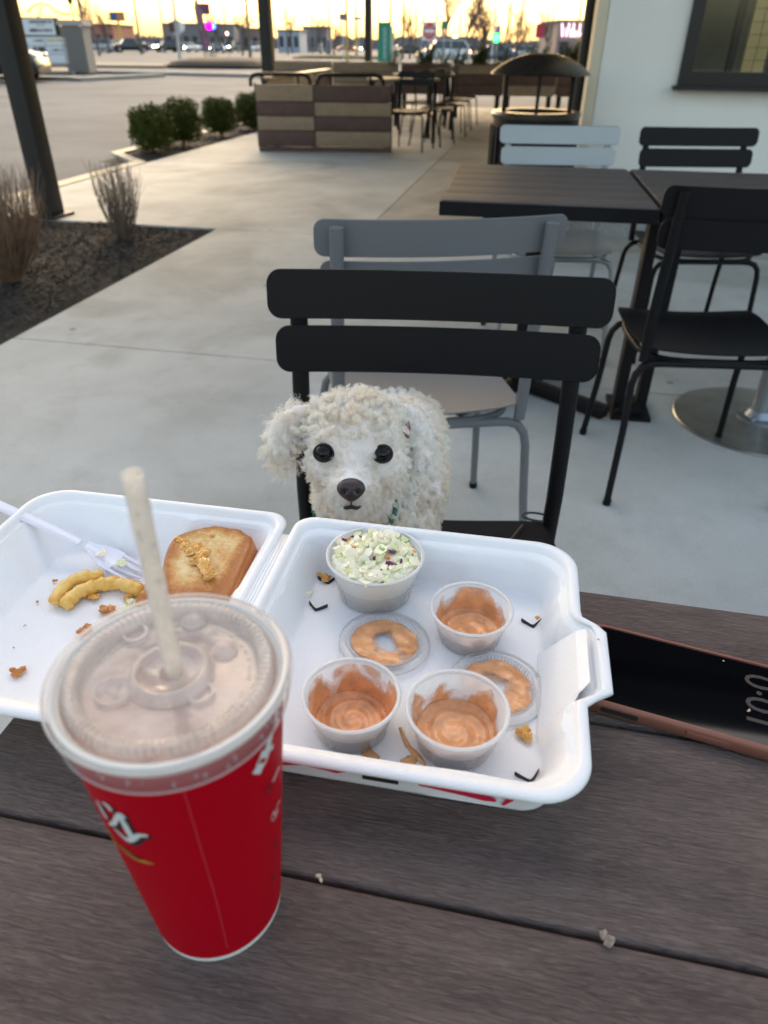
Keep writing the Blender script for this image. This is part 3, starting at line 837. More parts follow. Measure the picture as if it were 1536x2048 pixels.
# small signs at the junction
def flat_sign(px, py, Y, wd, hh, m, label, name='road_sign', cat='sign', postm=None, yaw=0, postr=.05):
    q = at(px, py, y=Y); t = thing(name, label, cat, (q.x, Y, -.12), yaw)
    b = MB(); b.box((0, 0, q.z + .12), (wd, .03, hh)); pl = obj('plate', b, m, t)
    b = MB(); b.tube([(0, .05, 0), (0, .05, q.z + .12 + hh / 2)], postr, 6); obj('post', b, postm or MT['pole_pale'], t)
    return t, pl, q.z + .12
t, pl, zc = flat_sign(859, 62, 42, .72, .78, MT['white'], 'square white sign with a red disc and a white bar', 'no_entry_sign')
b = MB(); b.lathe([(0, 0), (.33, 0), (.33, .02), (0, .02)], 32); b.v = [(x, -.035 + z * .5, zc + y) for x, y, z in b.v]
obj('red_disc', b, mat('sign_red', (.50, .015, .03), rough=.4), pl)
b = MB(); b.box((0, -.05, zc - .0), (.5, .012, .14)); obj('white_bar', b, MT['white'], pl)
me = text_mesh('DO NOT', .13); o = obj('lettering', me, MT['white'], pl, loc=(0, -.052, zc + .13)); o.rotation_euler = (R(90), 0, 0)
me = text_mesh('ENTER', .13); o = obj('lettering', me, MT['white'], pl, loc=(0, -.052, zc - .22)); o.rotation_euler = (R(90), 0, 0)
flat_sign(889, 50, 60, .42, .5, mat('sign_green', (.03, .20, .12), rough=.5), 'small dark green square sign right of the red disc sign')
flat_sign(686, 34, 62, .55, .42, mat('sign_slate', (.16, .17, .2), rough=.5), 'small slate grey sign left of the third canopy post')
flat_sign(716, 37, 88, .85, .26, mat('sign_blue2', (.10, .28, .38), rough=.5), 'small blue street name sign beside the third canopy post')
flat_sign(786, 74, 70, .3, .55, mat('sign_lime', (.45, .5, .05), rough=.5), 'small lime diamond sign right of the green banner')
t, pl, zc = flat_sign(1080, 62, 75, .75, 1.0, mat('sign_crimson', (.42, .03, .06), rough=.5), 'crimson upright sign left of the taupe shop building')
flat_sign(996, 60, 64, .4, .5, mat('sign_mauve', (.35, .2, .36), rough=.5), 'small mauve sign just above the green traffic light')
t, pl, zc = flat_sign(768, 85, 34, .50, 1.35, mat('banner_green', (.02, .24, .15), rough=.6), 'green vertical banner with white lettering running up it', 'vertical_banner', 'banner', MT['post'])
b = MB(); rg = random.Random(8)
for k in range(10):
    z = zc - .5 + k * .105
    for xx, ww in ((-.04, .03), (.04, .03)): b.box((xx + .03, -.022, z), (ww, .01, .07))
    b.box((.03, -.022, z + (.02 if k % 2 else -.025)), (.09, .01, .016))
obj('lettering', b, MT['white'], pl)
b = MB(); b.tube([(.3, .05, 0), (.3, .05, 1.9)], .05, 8); obj('post', b, MT['pole_pale'], t)

# utility cabinets
def cabinet(px, py, w_, h_, d_, m, label, cat='cabinet'):
    q = at(px, py, z=-.1); t = thing('utility_cabinet', label, cat, (q.x, q.y, -.12)); 
    b = MB(); rbox(b, (0, d_ / 2, h_ / 2 + .1), (w_, d_, h_), .05, 3, axis=2); obj('body', b, m, t, True, 40)
    b = MB(); b.box((0, d_ / 2, .05), (w_ * .8, d_ * .8, .1)); obj('plinth', b, MT['post'], t)
    b = MB(); b.box((0, -.01, h_ / 2 + .1), (w_ * .82, .02, h_ * .85)); obj('door', b, m, t)
cabinet(641, 105, .85, 1.5, .8, mat('cab_cream', (.6, .58, .52), rough=.5), 'cream rounded cabinet at the junction between the rear posts')
cabinet(656, 112, .6, 1.75, .7, mat('cab_slate', (.16, .17, .2), rough=.5), 'slate blue cabinet right of the cream one')
q = at(676, 98, z=0); b = MB(); 
for i in range(3): b.box((q.x - .8 + i * 1.5, q.y, .55 + .2 * (i == 0)), (1.3, .5, 1.0))
o = obj('roadside_barrier', b, mat('barrier_mix', (.45, .36, .05), rough=.6, col2=(.35, .08, .07), vs_=.35)); tag(o, 'row of yellow and red roadside barriers left of the third post', 'barrier')

# ------------------------------------------------------------------ cars
MT['tyre'] = mat('tyre', (.012, .012, .012), rough=.85); MT['rim'] = mat('alloy', (.5, .5, .52), rough=.3, metal=.8)
MT['glass_dark'] = mat('car_glass', (.03, .04, .05), rough=.08, spec=.8)
PROF = {  # x (front = 0), belt z, roof z or None
    'sedan': (4.7, [(0, .55, 0), (.15, .72, 0), (1.1, .92, 0), (1.75, .95, 1.38), (2.6, .97, 1.45), (3.2, .98, 1.40), (3.95, 1.0, 0), (4.5, .98, 0), (4.7, .6, 0)], [1.15, 1.8, 3.1, 3.95]),
    'suv': (4.7, [(0, .6, 0), (.12, .9, 0), (1.0, 1.05, 0), (1.55, 1.08, 1.65), (2.6, 1.1, 1.74), (4.0, 1.12, 1.68), (4.55, 1.12, 0), (4.65, 1.0, 0), (4.7, .6, 0)], [1.05, 1.65, 4.1, 4.55]),
    'pickup': (5.6, [(0, .65, 0), (.12, 1.0, 0), (1.2, 1.15, 0), (1.8, 1.18, 1.75), (2.6, 1.18, 1.83), (3.3, 1.18, 1.78), (3.6, 1.2, 0), (5.45, 1.18, 0), (5.6, .7, 0)], [1.3, 1.9, 3.3, 3.6]),
}
CARM = {}
def make_car(kind, colr, label, loc, rz, group, lights=None):
    L, st, gh = PROF[kind]
    key = (kind, colr)
    t = thing('parked_car' if 'parked' in group else 'moving_car', label, 'car', loc, rz, group)
    if key not in CARM:
        m = mat('car_paint', colr, rough=.25, coat=.6, metal=.2)
        b = MB(); V = []; rows = 6
        for x, bz, rz_ in st:
            e = .82 if x < .1 or x > L - .1 else (.93 if x < .3 or x > L - .3 else 1)
            for yy, z in ((-.80 * e, .28), (-.90 * e, .45), (-.92 * e, bz * .75), (-.84 * e, bz), (.84 * e, bz), (.92 * e, bz * .75), (.90 * e, .45), (.80 * e, .28)):
                V.append((x - L / 2, yy, z))
        F = []
        for i in range(len(st) - 1):
            for k in range(8): F.append((i * 8 + k, (i + 1) * 8 + k, (i + 1) * 8 + (k + 1) % 8, i * 8 + (k + 1) % 8))
        F.append(tuple(range(8))); F.append(tuple((len(st) - 1) * 8 + k for k in range(7, -1, -1)))
        b.add(V, F); body = b.mesh('body', True, 35); body.materials.append(m)
        x0, x1, x2, x3 = gh; bz = [s[1] for s in st if s[2]][0] - .01; rt = max(s[2] for s in st)
        b = MB()
        lo = [(x0, bz), (x3, bz)]
        V = []
        for xx, z, wv in ((x0, bz - .03, .80), (x1, rt - .04, .64), (x2, rt - .06, .64), (x3, bz - .01, .80)):
            V += [(xx - L / 2, -wv, z), (xx - L / 2, wv, z)]
        b.add(V, [(0, 1, 3, 2), (2, 3, 5, 4), (4, 5, 7, 6), (0, 2, 4, 6), (7, 5, 3, 1), (0, 6, 7, 1)])
        gl_ = b.mesh('windows'); gl_.materials.append(MT['glass_dark'])
        b = MB()
        b.box(((x1 + x2) / 2 - L / 2, 0, rt - .02), ((x2 - x1) * 1.02, 1.30, .06))
        for s in (-1, 1):
            b.tube([(x0 - L / 2, s * .81, bz - .02), (x1 - L / 2, s * .65, rt - .04)], .035, 6)
            b.tube([(x3 - L / 2, s * .81, bz), (x2 - L / 2, s * .65, rt - .05)], .06, 6)
            xm = (x1 + x2) / 2; b.tube([(xm - L / 2, s * .82, bz), (xm - L / 2, s * .655, rt - .04)], .035, 6)
        rf = b.mesh('roof', True, 40); rf.materials.append(m)
        b = MB(); b.lathe([(.0, -.1), (.2, -.1), (.33, -.1), (.34, -.06), (.34, .08), (.31, .11), (.22, .11), (.21, .09), (0, .09)], 20)
        b.v = [(x, z, y) for x, y, z in b.v]; wh = b.mesh('wheel', True, 40); wh.materials.append(MT['tyre'])
        b = MB(); b.lathe([(0, .115), (.05, .12), (.2, .105), (.21, .095)], 16); b.v = [(x, z, y) for x, y, z in b.v]
        rm = b.mesh('rim', True); rm.materials.append(MT['rim'])
        CARM[key] = (body, gl_, rf, wh, rm)
    body, gl_, rf, wh, rm = CARM[key]
    for nm, me in (('body', body), ('windows', gl_), ('roof', rf)): obj(nm, me, None, t)
    for x in (.85, L - .95):
        for s in (-1, 1):
            o = obj('wheel', wh, None, t, loc=(x - L / 2, s * .80, .34), rz=0 if s > 0 else math.pi); obj('rim', rm, None, o)
    if 'hl' not in MT:
        MT['hl'] = mat('headlight_off', (.55, .58, .6), rough=.15); MT['hl_on'] = mat('headlight_on', (1, .95, .8), emit=(1, .93, .75), es=22)
        MT['tl'] = mat('tail_light', (.4, .02, .02), rough=.3); MT['tl_on'] = mat('tail_light_on', (.8, .2, .1), emit=(1, .35, .12), es=8)
    hz = .72 if kind == 'sedan' else .9
    for s in (-1, 1):
        b = MB(); b.ell((-L / 2 + .10, s * .62, hz - .06), (.09, .2, .09), 10, 6); obj('headlight', b, MT['hl_on'] if lights in ('front', 'both') else MT['hl'], t, True)
        b = MB(); b.ell((L / 2 - .10, s * .66, hz + .02), (.08, .17, .11), 10, 6); obj('tail_light', b, MT['tl_on'] if lights in ('back', 'both') else MT['tl'], t, True)
    return t
def car_at(px, py, kind, colr, label, yaw, group='cars parked across the road', lights=None):
    p = at(px, py, z=-.12); return make_car(kind, colr, label, p, yaw, group, lights)
WHT = (.62, .64, .66); SLV = (.36, .38, .40); BLK = (.03, .03, .035); BLU = (.07, .12, .22); RED = (.3, .03, .03); GRY = (.14, .145, .15)
car_at(-34, 163, 'suv', BLK, 'dark car with a red tail light behind the left canopy post', R(184), 'parked cars in the near lot', None)
car_at(196, 105, 'suv', SLV, 'silver suv just right of the brick pillar', R(20))
car_at(224, 104, 'suv', GRY, 'grey suv parked behind the dark pickup at left', R(75))
car_at(262, 105, 'pickup', BLK, 'dark pickup with a pale cab left of the signal pole', R(35))
car_at(302, 100, 'sedan', WHT, 'white sedan between the two dark vehicles at left', R(80))
car_at(338, 105, 'suv', BLK, 'black suv with headlights on, left of the signal pole', R(40), 'cars with lights on across the road', 'front')
car_at(378, 104, 'sedan', WHT, 'white sedan just right of the signal pole', R(70), 'cars with lights on across the road', 'front')
car_at(405, 101, 'suv', WHT, 'white suv behind the foot of the plum feather flag', R(80))
car_at(432, 105, 'sedan', BLU, 'blue sedan right of the feather flag', R(60), 'cars with lights on across the road', 'front')
car_at(463, 105, 'suv', GRY, 'grey suv with lights on behind the mulch island', R(75), 'cars with lights on across the road', 'front')
car_at(492, 101, 'sedan', SLV, 'silver sedan behind the dark lamp pole', R(80))
car_at(513, 103, 'suv', WHT, 'white suv just left of the second canopy post', R(80))
car_at(591, 103, 'sedan', GRY, 'low grey sedan with warm lights between the rear posts', R(15), 'cars with lights on across the road', 'both')
car_at(570, 97, 'suv', WHT, 'white suv right of the second canopy post', R(0))
car_at(620, 98, 'sedan', SLV, 'silver sedan left of the cream cabinet', R(0))
car_at(715, 103, 'sedan', WHT, 'white sedan with lights on beside the third canopy post', R(100), 'cars with lights on across the road', 'front')
car_at(815, 112, 'sedan', BLK, 'black sedan half hidden by the planter grasses', R(5))
car_at(885, 127, 'suv', WHT, 'white car nearest the planters with an orange rear light', R(8), 'cars waiting beyond the planters', 'back')
car_at(940, 118, 'sedan', GRY, 'grey sedan right behind the white car', R(4), 'cars waiting beyond the planters')
car_at(985, 126, 'sedan', BLU, 'blue sedan left of the dark bin lid', R(6), 'cars waiting beyond the planters')
car_at(1045, 120, 'sedan', SLV, 'silver sedan directly behind the domed bin lid', R(5), 'cars waiting beyond the planters')
car_at(1090, 108, 'pickup', WHT, 'white pickup right of the domed bin lid', R(4), 'cars waiting beyond the planters')
car_at(845, 104, 'suv', WHT, 'white van behind the red disc sign', R(85), 'cars parked across the road')
car_at(905, 104, 'sedan', RED, 'red sedan seen over the roof of the white car', R(5))
car_at(1015, 105, 'suv', SLV, 'silver suv far back right of the green light', R(5))

for k_, (px_, py_, kd_, cl_, lb_, yw_, lt_) in enumerate((
    (180, 100, 'suv', WHT, 'white suv partly behind the brick pillar', 75, None), (284, 101, 'sedan', SLV, 'silver sedan just behind the dark pickup', 85, None),
    (322, 101, 'suv', GRY, 'grey suv behind the black suv with headlights', 80, None), (392, 100, 'sedan', SLV, 'small silver sedan between the signal pole and the feather flag', 85, None),
    (419, 100, 'pickup', GRY, 'grey pickup right behind the blue sedan', 80, None), (447, 100, 'suv', WHT, 'white suv between the blue sedan and the grey suv', 85, None),
    (478, 100, 'sedan', BLK, 'black sedan left of the dark lamp pole', 85, 'front'), (604, 98, 'suv', GRY, 'grey suv beyond the low grey sedan', 10, None),
    (700, 98, 'suv', SLV, 'silver suv behind the roadside barriers', 15, None), (690, 103, 'sedan', RED, 'red sedan beside the roadside barriers', 10, 'back'),
    (800, 103, 'suv', SLV, 'silver suv right of the green banner', 10, None), (830, 104, 'sedan', WHT, 'white sedan left of the red disc sign', 12, None),
    (925, 106, 'suv', WHT, 'white suv behind the grey sedan', 8, None), (960, 105, 'sedan', SLV, 'silver sedan below the dense dark tree', 6, None),
    (1065, 104, 'suv', GRY, 'grey suv below the crimson upright sign', 5, None))):
    car_at(px_, py_, kd_, cl_, lb_, R(yw_), lights=lt_)
for k_, (px_, Y_, h_, lb_) in enumerate(((216, 120, 6.5, 'thin bare tree left of the blue and yellow sign'), (445, 130, 5.5, 'bare tree behind the right half of the dark store'), (585, 150, 7.0, 'faint bare tree right of the second canopy post'),
    (640, 140, 6.0, 'faint bare tree behind the cream cabinet'), (668, 120, 5.0, 'small bare tree left of the slate grey sign'), (820, 100, 6.5, 'bare tree left of the red disc sign'), (950, 105, 8.0, 'tall bare tree between the wide tree and the dense tree'),
    (1005, 100, 7.5, 'tall bare tree right of the green traffic light'), (1095, 110, 6.0, 'bare tree left of the taupe shop building'))):
    far_tree(px_, Y_, h_, lb_, seed=30 + k_, group='bare winter trees across the road')
for k_, (px_, Y_, r_, lb_) in enumerate(((330, 130, .12, 'distant pole left of the signal pole'), (454, 150, .14, 'distant pole above the dark store'), (575, 120, .10, 'thin pole right of the second canopy post'), (660, 110, .11, 'thin pole left of the slate grey sign'),
    (830, 120, .11, 'thin pole left of the red disc sign'), (918, 95, .08, 'thin pole above the white car'), (1040, 110, .1, 'thin pole left of the small amber light'), (1100, 90, .08, 'thin pole right of the crimson sign'))):
    pole(px_, Y_, r_, lb_, 14, arm=(1.8 if k_ % 2 else None), name='lamp_pole' if k_ % 2 else 'utility_pole')

# ------------------------------------------------------------------ shrubs
MT['leaf'] = mat('boxwood_leaf', (0.030, 0.046, 0.007), rough=.7, col2=(.110, .130, .026), vs_=14, spec=.15)
MT['twig'] = mat('dry_twig', (0.20, 0.145, 0.11), rough=.9, var=.3, vs_=20)
def bush(px, py, r, hh, label, seed):
    p = at(px, py, z=0); rg = random.Random(seed); t = thing('round_bush', label, 'bush', (p.x, p.y, -.01), 0, 'clipped round bushes along the mulch strip')
    b = MB()
    for k in range(6):
        a = rg.uniform(0, 6.3); b.tube([(0, 0, 0), (.05 * math.cos(a), .05 * math.sin(a), .12), (.5 * r * math.cos(a), .5 * r * math.sin(a), hh * .6)], [.014, .012, .006], 5)
    obj('stem', b, MT['twig'], t)
    b = MB()
    for k in range(9000):
        a = rg.uniform(0, 6.283); c = rg.uniform(-1, 1); s = math.sqrt(1 - c * c)
        d = Vector((s * math.cos(a), s * math.sin(a), c))
        f = 1 + .30 * mnoise.noise(d * 1.8 + Vector((seed * 3.1, 0, 0))) + .18 * mnoise.noise(d * 7 + Vector((0, seed, 0)))
        rr = f * (rg.random() ** .30) / max(abs(d.x) ** 3 + abs(d.y) ** 3 + abs(d.z) ** 3, .4) ** .22
        q = Vector((d.x * r * rr, d.y * r * rr, max(.02, .02 + hh * .50 + d.z * hh * .47 * rr)))
        sz = rg.uniform(.010, .019)
        x = Vector((rg.gauss(0, 1), rg.gauss(0, 1), rg.gauss(0, 1))).normalized(); y = x.cross(Vector((rg.gauss(0, 1), rg.gauss(0, 1), rg.gauss(0, 1)))).normalized()
        b.add([q - x * sz, q + y * sz * .55, q + x * sz, q - y * sz * .55], [(0, 1, 2, 3)])
    o = obj('foliage', b, MT['leaf'], t); return t
bush(306, 302, .27, .50, 'nearest clipped round bush on the mulch strip', 1)
bush(368, 288, .27, .53, 'second clipped bush, touching the nearest one', 2)
bush(443, 270, .26, .49, 'third clipped bush standing apart by the kerb', 3)
bush(505, 258, .26, .50, 'fourth clipped bush half hidden by the wooden screen', 4)
def dry(px, py, h, spread, n, label, seed, m=None):
    p = at(px, py, z=0); rg = random.Random(seed); t = thing('dry_shrub', label, 'shrub', (p.x, p.y, -.02), 0, 'leafless twiggy shrubs in the mulch bed')
    b = MB()
    for k in range(n):
        a = rg.uniform(0, 6.3); q = rg.random() ** .6; hh = h * rg.uniform(.6, 1.05)
        r0 = rg.uniform(0, .05); r1 = spread * q; r2 = spread * q * rg.uniform(.95, 1.25)
        pts = [(r0 * math.cos(a), r0 * math.sin(a), 0)]
        for i in range(1, 6):
            f = i / 5; rad = r0 + (r2 - r0) * (1 - (1 - f) ** 1.7)
            aa = a + .12 * math.sin(f * 5 + k)
            pts.append((rad * math.cos(aa) + rg.uniform(-.012, .012), rad * math.sin(aa) + rg.uniform(-.012, .012), hh * f))
        b.tube(pts, [.0028, .0025, .0021, .0017, .0013, .0008], 3, cap=False)
        for _ in range(2):
            i = rg.randint(2, 4); s = Vector(pts[i]); e = s + Vector((rg.uniform(-.05, .05), rg.uniform(-.05, .05), rg.uniform(.05, .14)))
            b.tube([s, (s + e) / 2 + Vector((rg.uniform(-.01, .01), 0, 0)), e], [.0014, .0011, .0007], 3, cap=False)
    obj('twigs', b, m or MT['twig'], t); return t
dry(248, 474, .50, .16, 150, 'small upright leafless shrub in front of the curb strip', 21)
dry(20, 555, .60, .26, 420, 'large tawny leafless shrub at the left picture edge', 22, mat('tawny_twig', (0.24, 0.15, 0.095), rough=.9, var=.3, vs_=20))

# ================================================================== PATIO FURNITURE
def bent_plate(W_, H_, r, bow, th, nx=28, x0=0):
    """slat in the xz plane, rounded corners, bowed in y (ends towards -y)"""
    out = []; seg = 6
    for qx, qz, a0 in ((1, 1, 0), (-1, 1, 90), (-1, -1, 180), (1, -1, 270)):
        for k in range(seg + 1):
            a = R(a0 + 90 * k / seg)
            out.append((qx * (W_ / 2 - r) + r * math.cos(a), qz * (H_ / 2 - r) + r * math.sin(a)))
    b = MB(); xs = [-W_ / 2 + W_ * i / nx for i in range(nx + 1)]
    xs = sorted(set([round(x, 5) for x in xs] + [round(p[0], 5) for p in out]))
    def hh(x):
        d = abs(x) - (W_ / 2 - r)
        if d <= 0: return H_ / 2
        return H_ / 2 - r + math.sqrt(max(0, r * r - d * d))
    V = []
    def yb(x): return -bow * (2 * x / W_) ** 2
    for x in xs:
        h = max(hh(x), .0005); y = yb(x); e = th * .35
        V += [(x, y - th / 2, h - e), (x, y - th / 2, -h + e), (x, y - th / 2 + e, -h), (x, y + th / 2 - e, -h), (x, y + th / 2, -h + e), (x, y + th / 2, h - e), (x, y + th / 2 - e, h), (x, y - th / 2 + e, h)]
    F = []
    n = len(xs)
    for i in range(n - 1):
        for k in range(8): F.append((i * 8 + k, i * 8 + (k + 1) % 8, (i + 1) * 8 + (k + 1) % 8, (i + 1) * 8 + k))
    F.append(tuple(range(7, -1, -1))); F.append(tuple((n - 1) * 8 + k for k in range(8)))
    return b.add(V, F)
def chair(name, m, loc, rz, label, group, glides=True):
    """origin on the floor under the seat centre; the sitter looks towards -y"""
    t = thing(name, label, 'chair', loc, rz, group)
    SH, SD, SW = .45, .40, .42
    for i, (z, y, W_) in enumerate(((.826, .222, .495), (.748, .210, .475))):
        me = bent_plate(W_, .070, .020, .022, .004); 
        o = obj('back_slat', me, m, t, True, 40, loc=(0, y, z)); o.rotation_euler = (R(-7), 0, 0)
    for s in (-1, 1):
        b = MB(); b.tube([(s * .205, .185, SH - .03), (s * .207, .188, SH + .06), (s * .207, .198, .62), (s * .207, .2265, .82), (s * .207, .230, .852)], .0105, 12, ry=.0135)
        obj('back_post', b, m, t, True, 50)
    # dished seat plate
    b = MB(); n, k_ = 16, 14; V = []
    for sgn_ in (0, -.004):
        for j in range(k_ + 1):
            for i in range(n + 1):
                fx = 2 * i / n - 1; fy = 2 * j / k_ - 1
                # rounded plan
                px_, py_ = fx * SW / 2, fy * SD / 2
                kx = 1 - .06 * abs(fy) ** 6; ky = 1 - .05 * abs(fx) ** 6
                z = SH + .012 * fx * fx - .014 * (1 - fy * fy) * (1 - .3 * fx * fx) - .022 * max(0, -fy - .6) / .4 * max(0, -fy - .6)
                V.append((px_ * kx, py_ * ky, z + sgn_))
    F = []; N = (n + 1) * (k_ + 1)
    for j in range(k_):
        for i in range(n):
            a = j * (n + 1) + i; F.append((a, a + 1, a + n + 2, a + n + 1)); F.append((N + a, N + a + n + 1, N + a + n + 2, N + a + 1))
    edge = [i for i in range(n)] + [j * (n + 1) + n for j in range(k_)] + [k_ * (n + 1) + n - i for i in range(n)] + [(k_ - j) * (n + 1) for j in range(k_)]
    for a, c in zip(edge, edge[1:] + edge[:1]): F.append((a, N + a, N + c, c))
    b.add(V, F); obj('seat', b, m, t, True, 50)
    b = MB(); ring = []
    for i in range(28):
        a = 2 * math.pi * i / 28; c_, s_ = math.cos(a), math.sin(a)
        ring.append((SW * .47 * math.copysign(abs(c_) ** .5, c_), SD * .46 * math.copysign(abs(s_) ** .5, s_), SH - .028 - .006 * (1 if False else 0)))
    b.tube(ring, .009, 8, closed=True); obj('seat_frame', b, m, t, True)
    for s, yb_, yf in ((1, .185, .255), (-1, -.165, -.205)):
        b = MB(); pts = []
        X = .225 if s > 0 else .215; r = .055
        def arm(q):
            P = [(q * .19, yf, .0), (q * (X + .012), yf, .0)]
            return [(q * (X + .018), yf, .004), (q * (X + .004), yf - (yf - yb_) * .55, .22), (q * X, yb_ + (yf - yb_) * .12, SH - .095), (q * (X - .006), yb_ + (yf - yb_) * .05, SH - .065), (q * (X - .022), yb_, SH - .045), (q * (X - .045), yb_, SH - .037), (q * (X - .08), yb_, SH - .035)]
        L_ = arm(-1); R_ = list(reversed(arm(1)))
        b.tube(L_ + [(0, yb_, SH - .035)] + R_, .0105, 10)
        obj('leg_frame', b, m, t, True, 50)
        for q in (-1, 1):
            b = MB(); b.tube([(q * (X + .018), yf, 0), (q * (X + .017), yf, .018)], .0125, 10); obj('foot_cap', b, MT['black'], t, True, 40)
    return t
GC = 'slat-backed metal patio chairs'
c1 = chair('patio_chair', MT['black'], (.062, .815, 0), R(-3.5), 'nearest black slat-backed chair with the white dog on its seat', GC)
c2 = chair('patio_chair', MT['grey'], (.075, 1.63, 0), R(180 + 9), 'dark grey slat-backed chair seen from behind, just behind the dog chair', GC)
c3 = dup(c1, (.915, 2.02, 0), R(180 - 3), 'black slat-backed chair at the right edge, seen from behind at the dark tables', GC)
c4 = chair('patio_chair', MT['silver'], (.705, 3.13, 0), R(-2), 'polished silver slat-backed chair behind the left dark table', GC)
c5 = dup(c1, (1.29, 3.12, 0), R(1), 'black slat-backed chair behind the right dark table, against the stucco wall', GC)

def slat_table(name, x, y, rz, label, W_, D_, n=6, z=.75):
    t = thing(name, label, 'table', (x, y, 0), rz, 'dark slatted patio tables')
    pw = D_ / n
    for k in range(n):
        b = MB(); rbox(b, (0, 0, 0), (W_ - .012, pw - .004, .022), .002, 2)
        obj('table_slat', b, MT['board2'], t, True, 40, loc=(0, -D_ / 2 + pw * (k + .5), z - .011))
    b = MB()
    for s in (-1, 1):
        b.box((0, s * (D_ / 2 - .004), z - .024), (W_, .008, .040)); b.box((s * (W_ / 2 - .004), 0, z - .024), (.008, D_ - .017, .040))
    b.box((0, 0, z - .034), (W_ - .018, D_ - .018, .02))
    obj('edge_frame', b, MT['black'], t)
    return t
t2 = slat_table('patio_table', .53, 2.62, R(-9), 'left dark slatted table behind the grey chair', .635, .80)
b = MB(); rbox(b, (0, 0, .37), (.075, .075, .66), .006, 2, axis=2); obj('column', b, MT['black'], t2, True, 40)
for a in (45, 135, 225, 315):
    b = MB(); rbox(b, (.19, 0, .032), (.38, .05, .045), .004, 2); o = obj('foot', b, MT['black'], t2, True, 40, rz=R(a + 8))
b = MB(); b.box((0, 0, .70), (.3, .3, .012)); obj('top_plate', b, MT['black'], t2)
t3 = slat_table('patio_table', 1.166, 2.52, R(-9), 'right dark slatted table pushed against the left one', .635, .80)
for xx in (-.285, -.205):
    b = MB(); rbox(b, (xx, -.12, .36), (.035, .075, .70), .004, 2, axis=2); obj('column', b, MT['black'], t3, True, 40)
b = MB(); b.box((-.245, -.12, .008), (.14, .20, .016)); b.box((-.245, -.12, .03), (.10, .12, .03), taper=.6); obj('foot', b, MT['black'], t3)
t = thing('pedestal_base', 'round galvanised steel base plate with a silver column at the right edge', 'table base', (1.36, 2.36, 0))
b = MB(); b.lathe([(0, .012), (.08, .012), (.275, .009), (.292, .007), (.296, .003), (.296, 0)], 72); obj('base_plate', b, MT['steel'], t, True, 30)
b = MB(); b.lathe([(.034, .012), (.034, .70), (0, .70)], 28); obj('column', b, MT['silver'], t, True, 40)
b = MB(); b.lathe([(.075, .012), (.075, .018), (.05, .022), (.036, .045)], 28); obj('flange', b, MT['silver'], t, True, 40)
for k in range(4):
    a = R(45 + 90 * k); b = MB(); b.lathe([(.010, .018), (.010, .026), (.006, .03), (0, .03)], 8, (.058 * math.cos(a), .058 * math.sin(a), 0)); obj('bolt', b, MT['silver'], t)

# ------------------------------------------------------------------ litter bin with domed lid
tb = thing('litter_bin', 'dark steel litter bin under a wide domed lid at the wall corner', 'bin', (at(1083, 128, y=5.1).x, 5.1, 0)); tb.scale = (.86, .86, 1)
bronze = mat('dark_bronze', (.10, .085, .07), rough=.28, metal=.8, rvar=.08, var=.15, vs_=4)
b = MB(); b.lathe([(.0, 1.108), (.10, 1.101), (.20, 1.078), (.28, 1.044), (.335, 1.010), (.352, .996), (.342, .992), (.27, 1.03), (.15, 1.07), (0, 1.09)], 56); obj('lid', b, bronze, tb, True, 35)
for k in range(6):
    a = R(20 + 60 * k); b = MB(); b.tube([(.27 * math.cos(a), .27 * math.sin(a), .79), (.27 * math.cos(a), .27 * math.sin(a), 1.0)], .012, 8); obj('support', b, MT['black'], tb, True, 40)
b = MB(); b.lathe([(.24, .80), (.315, .80), (.325, .785), (.315, .765), (.30, .765)], 56); obj('rim', b, bronze, tb, True, 35)
b = MB(); b.lathe([(.30, .77), (.31, .6), (.31, .12), (.28, .06), (.26, .05)], 48); obj('body', b, MT['black'], tb, True, 35)
b = MB(); b.lathe([(.24, .80), (.24, .3), (0, .3)], 32); obj('liner', b, MT['hole'], tb, True)
for k in range(30):
    a = 2 * math.pi * k / 30; b = MB(); b.box((.318 * math.cos(a), .318 * math.sin(a), .42), (.012, .03, .60), rz=a); obj('slat', b, MT['black'], tb)

# ------------------------------------------------------------------ wooden screens and planters
MT['wood_tan'] = plank_mat('tan_plank', (.235, .175, .125), (.34, .265, .19), .5)
MT['wood_brown'] = plank_mat('brown_plank', (.075, .045, .04), (.135, .085, .075), .5)
def plank_wall(parent, x0, x1, zs, y, pat, th=.025, gap=.008):
    for k in range(len(zs) - 1):
        b = MB(); z0_, z1_ = zs[k], zs[k + 1]
        rbox(b, (0, 0, 0), (x1 - x0 - .012, th, z1_ - z0_ - gap), .004, 2)
        obj('plank', b, MT['wood_tan'] if pat[k] else MT['wood_brown'], parent, True, 40, loc=((x0 + x1) / 2, y, (z0_ + z1_) / 2))
SY = 10.0
def sx_(px): return at(px, 235, y=SY).x
def sz_(py): return at(650, py, y=SY).z
scr = thing('wooden_screen', 'striped tan and brown plank screen on castors with black handrails', 'screen', (0, SY, 0))
xa, xm, xb = sx_(514), sx_(629), sx_(783)
zs = [sz_(294), sz_(262), sz_(233), sz_(204), sz_(169)]
plank_wall(scr, xa, xm, zs, 0, (0, 1, 0, 1)); plank_wall(scr, xm, xb, zs, 0, (1, 0, 1, 0))
b = MB(); b.box(((xa + xb) / 2, .02, zs[0] - .03), (xb - xa, .06, .05)); obj('bottom_rail', b, MT['wood_brown'], scr)
b = MB(); b.box(((xa + xb) / 2, .30, (zs[0] + zs[-1]) / 2), (xb - xa - .05, .5, zs[-1] - zs[0] - .06)); obj('planter_box', b, MT['black'], scr)
for x in (xa, xm, xb):
    b = MB(); b.box((x, .028, (zs[0] + zs[-1]) / 2), (.02, .03, zs[-1] - zs[0] + .02)); obj('upright', b, MT['black'], scr)
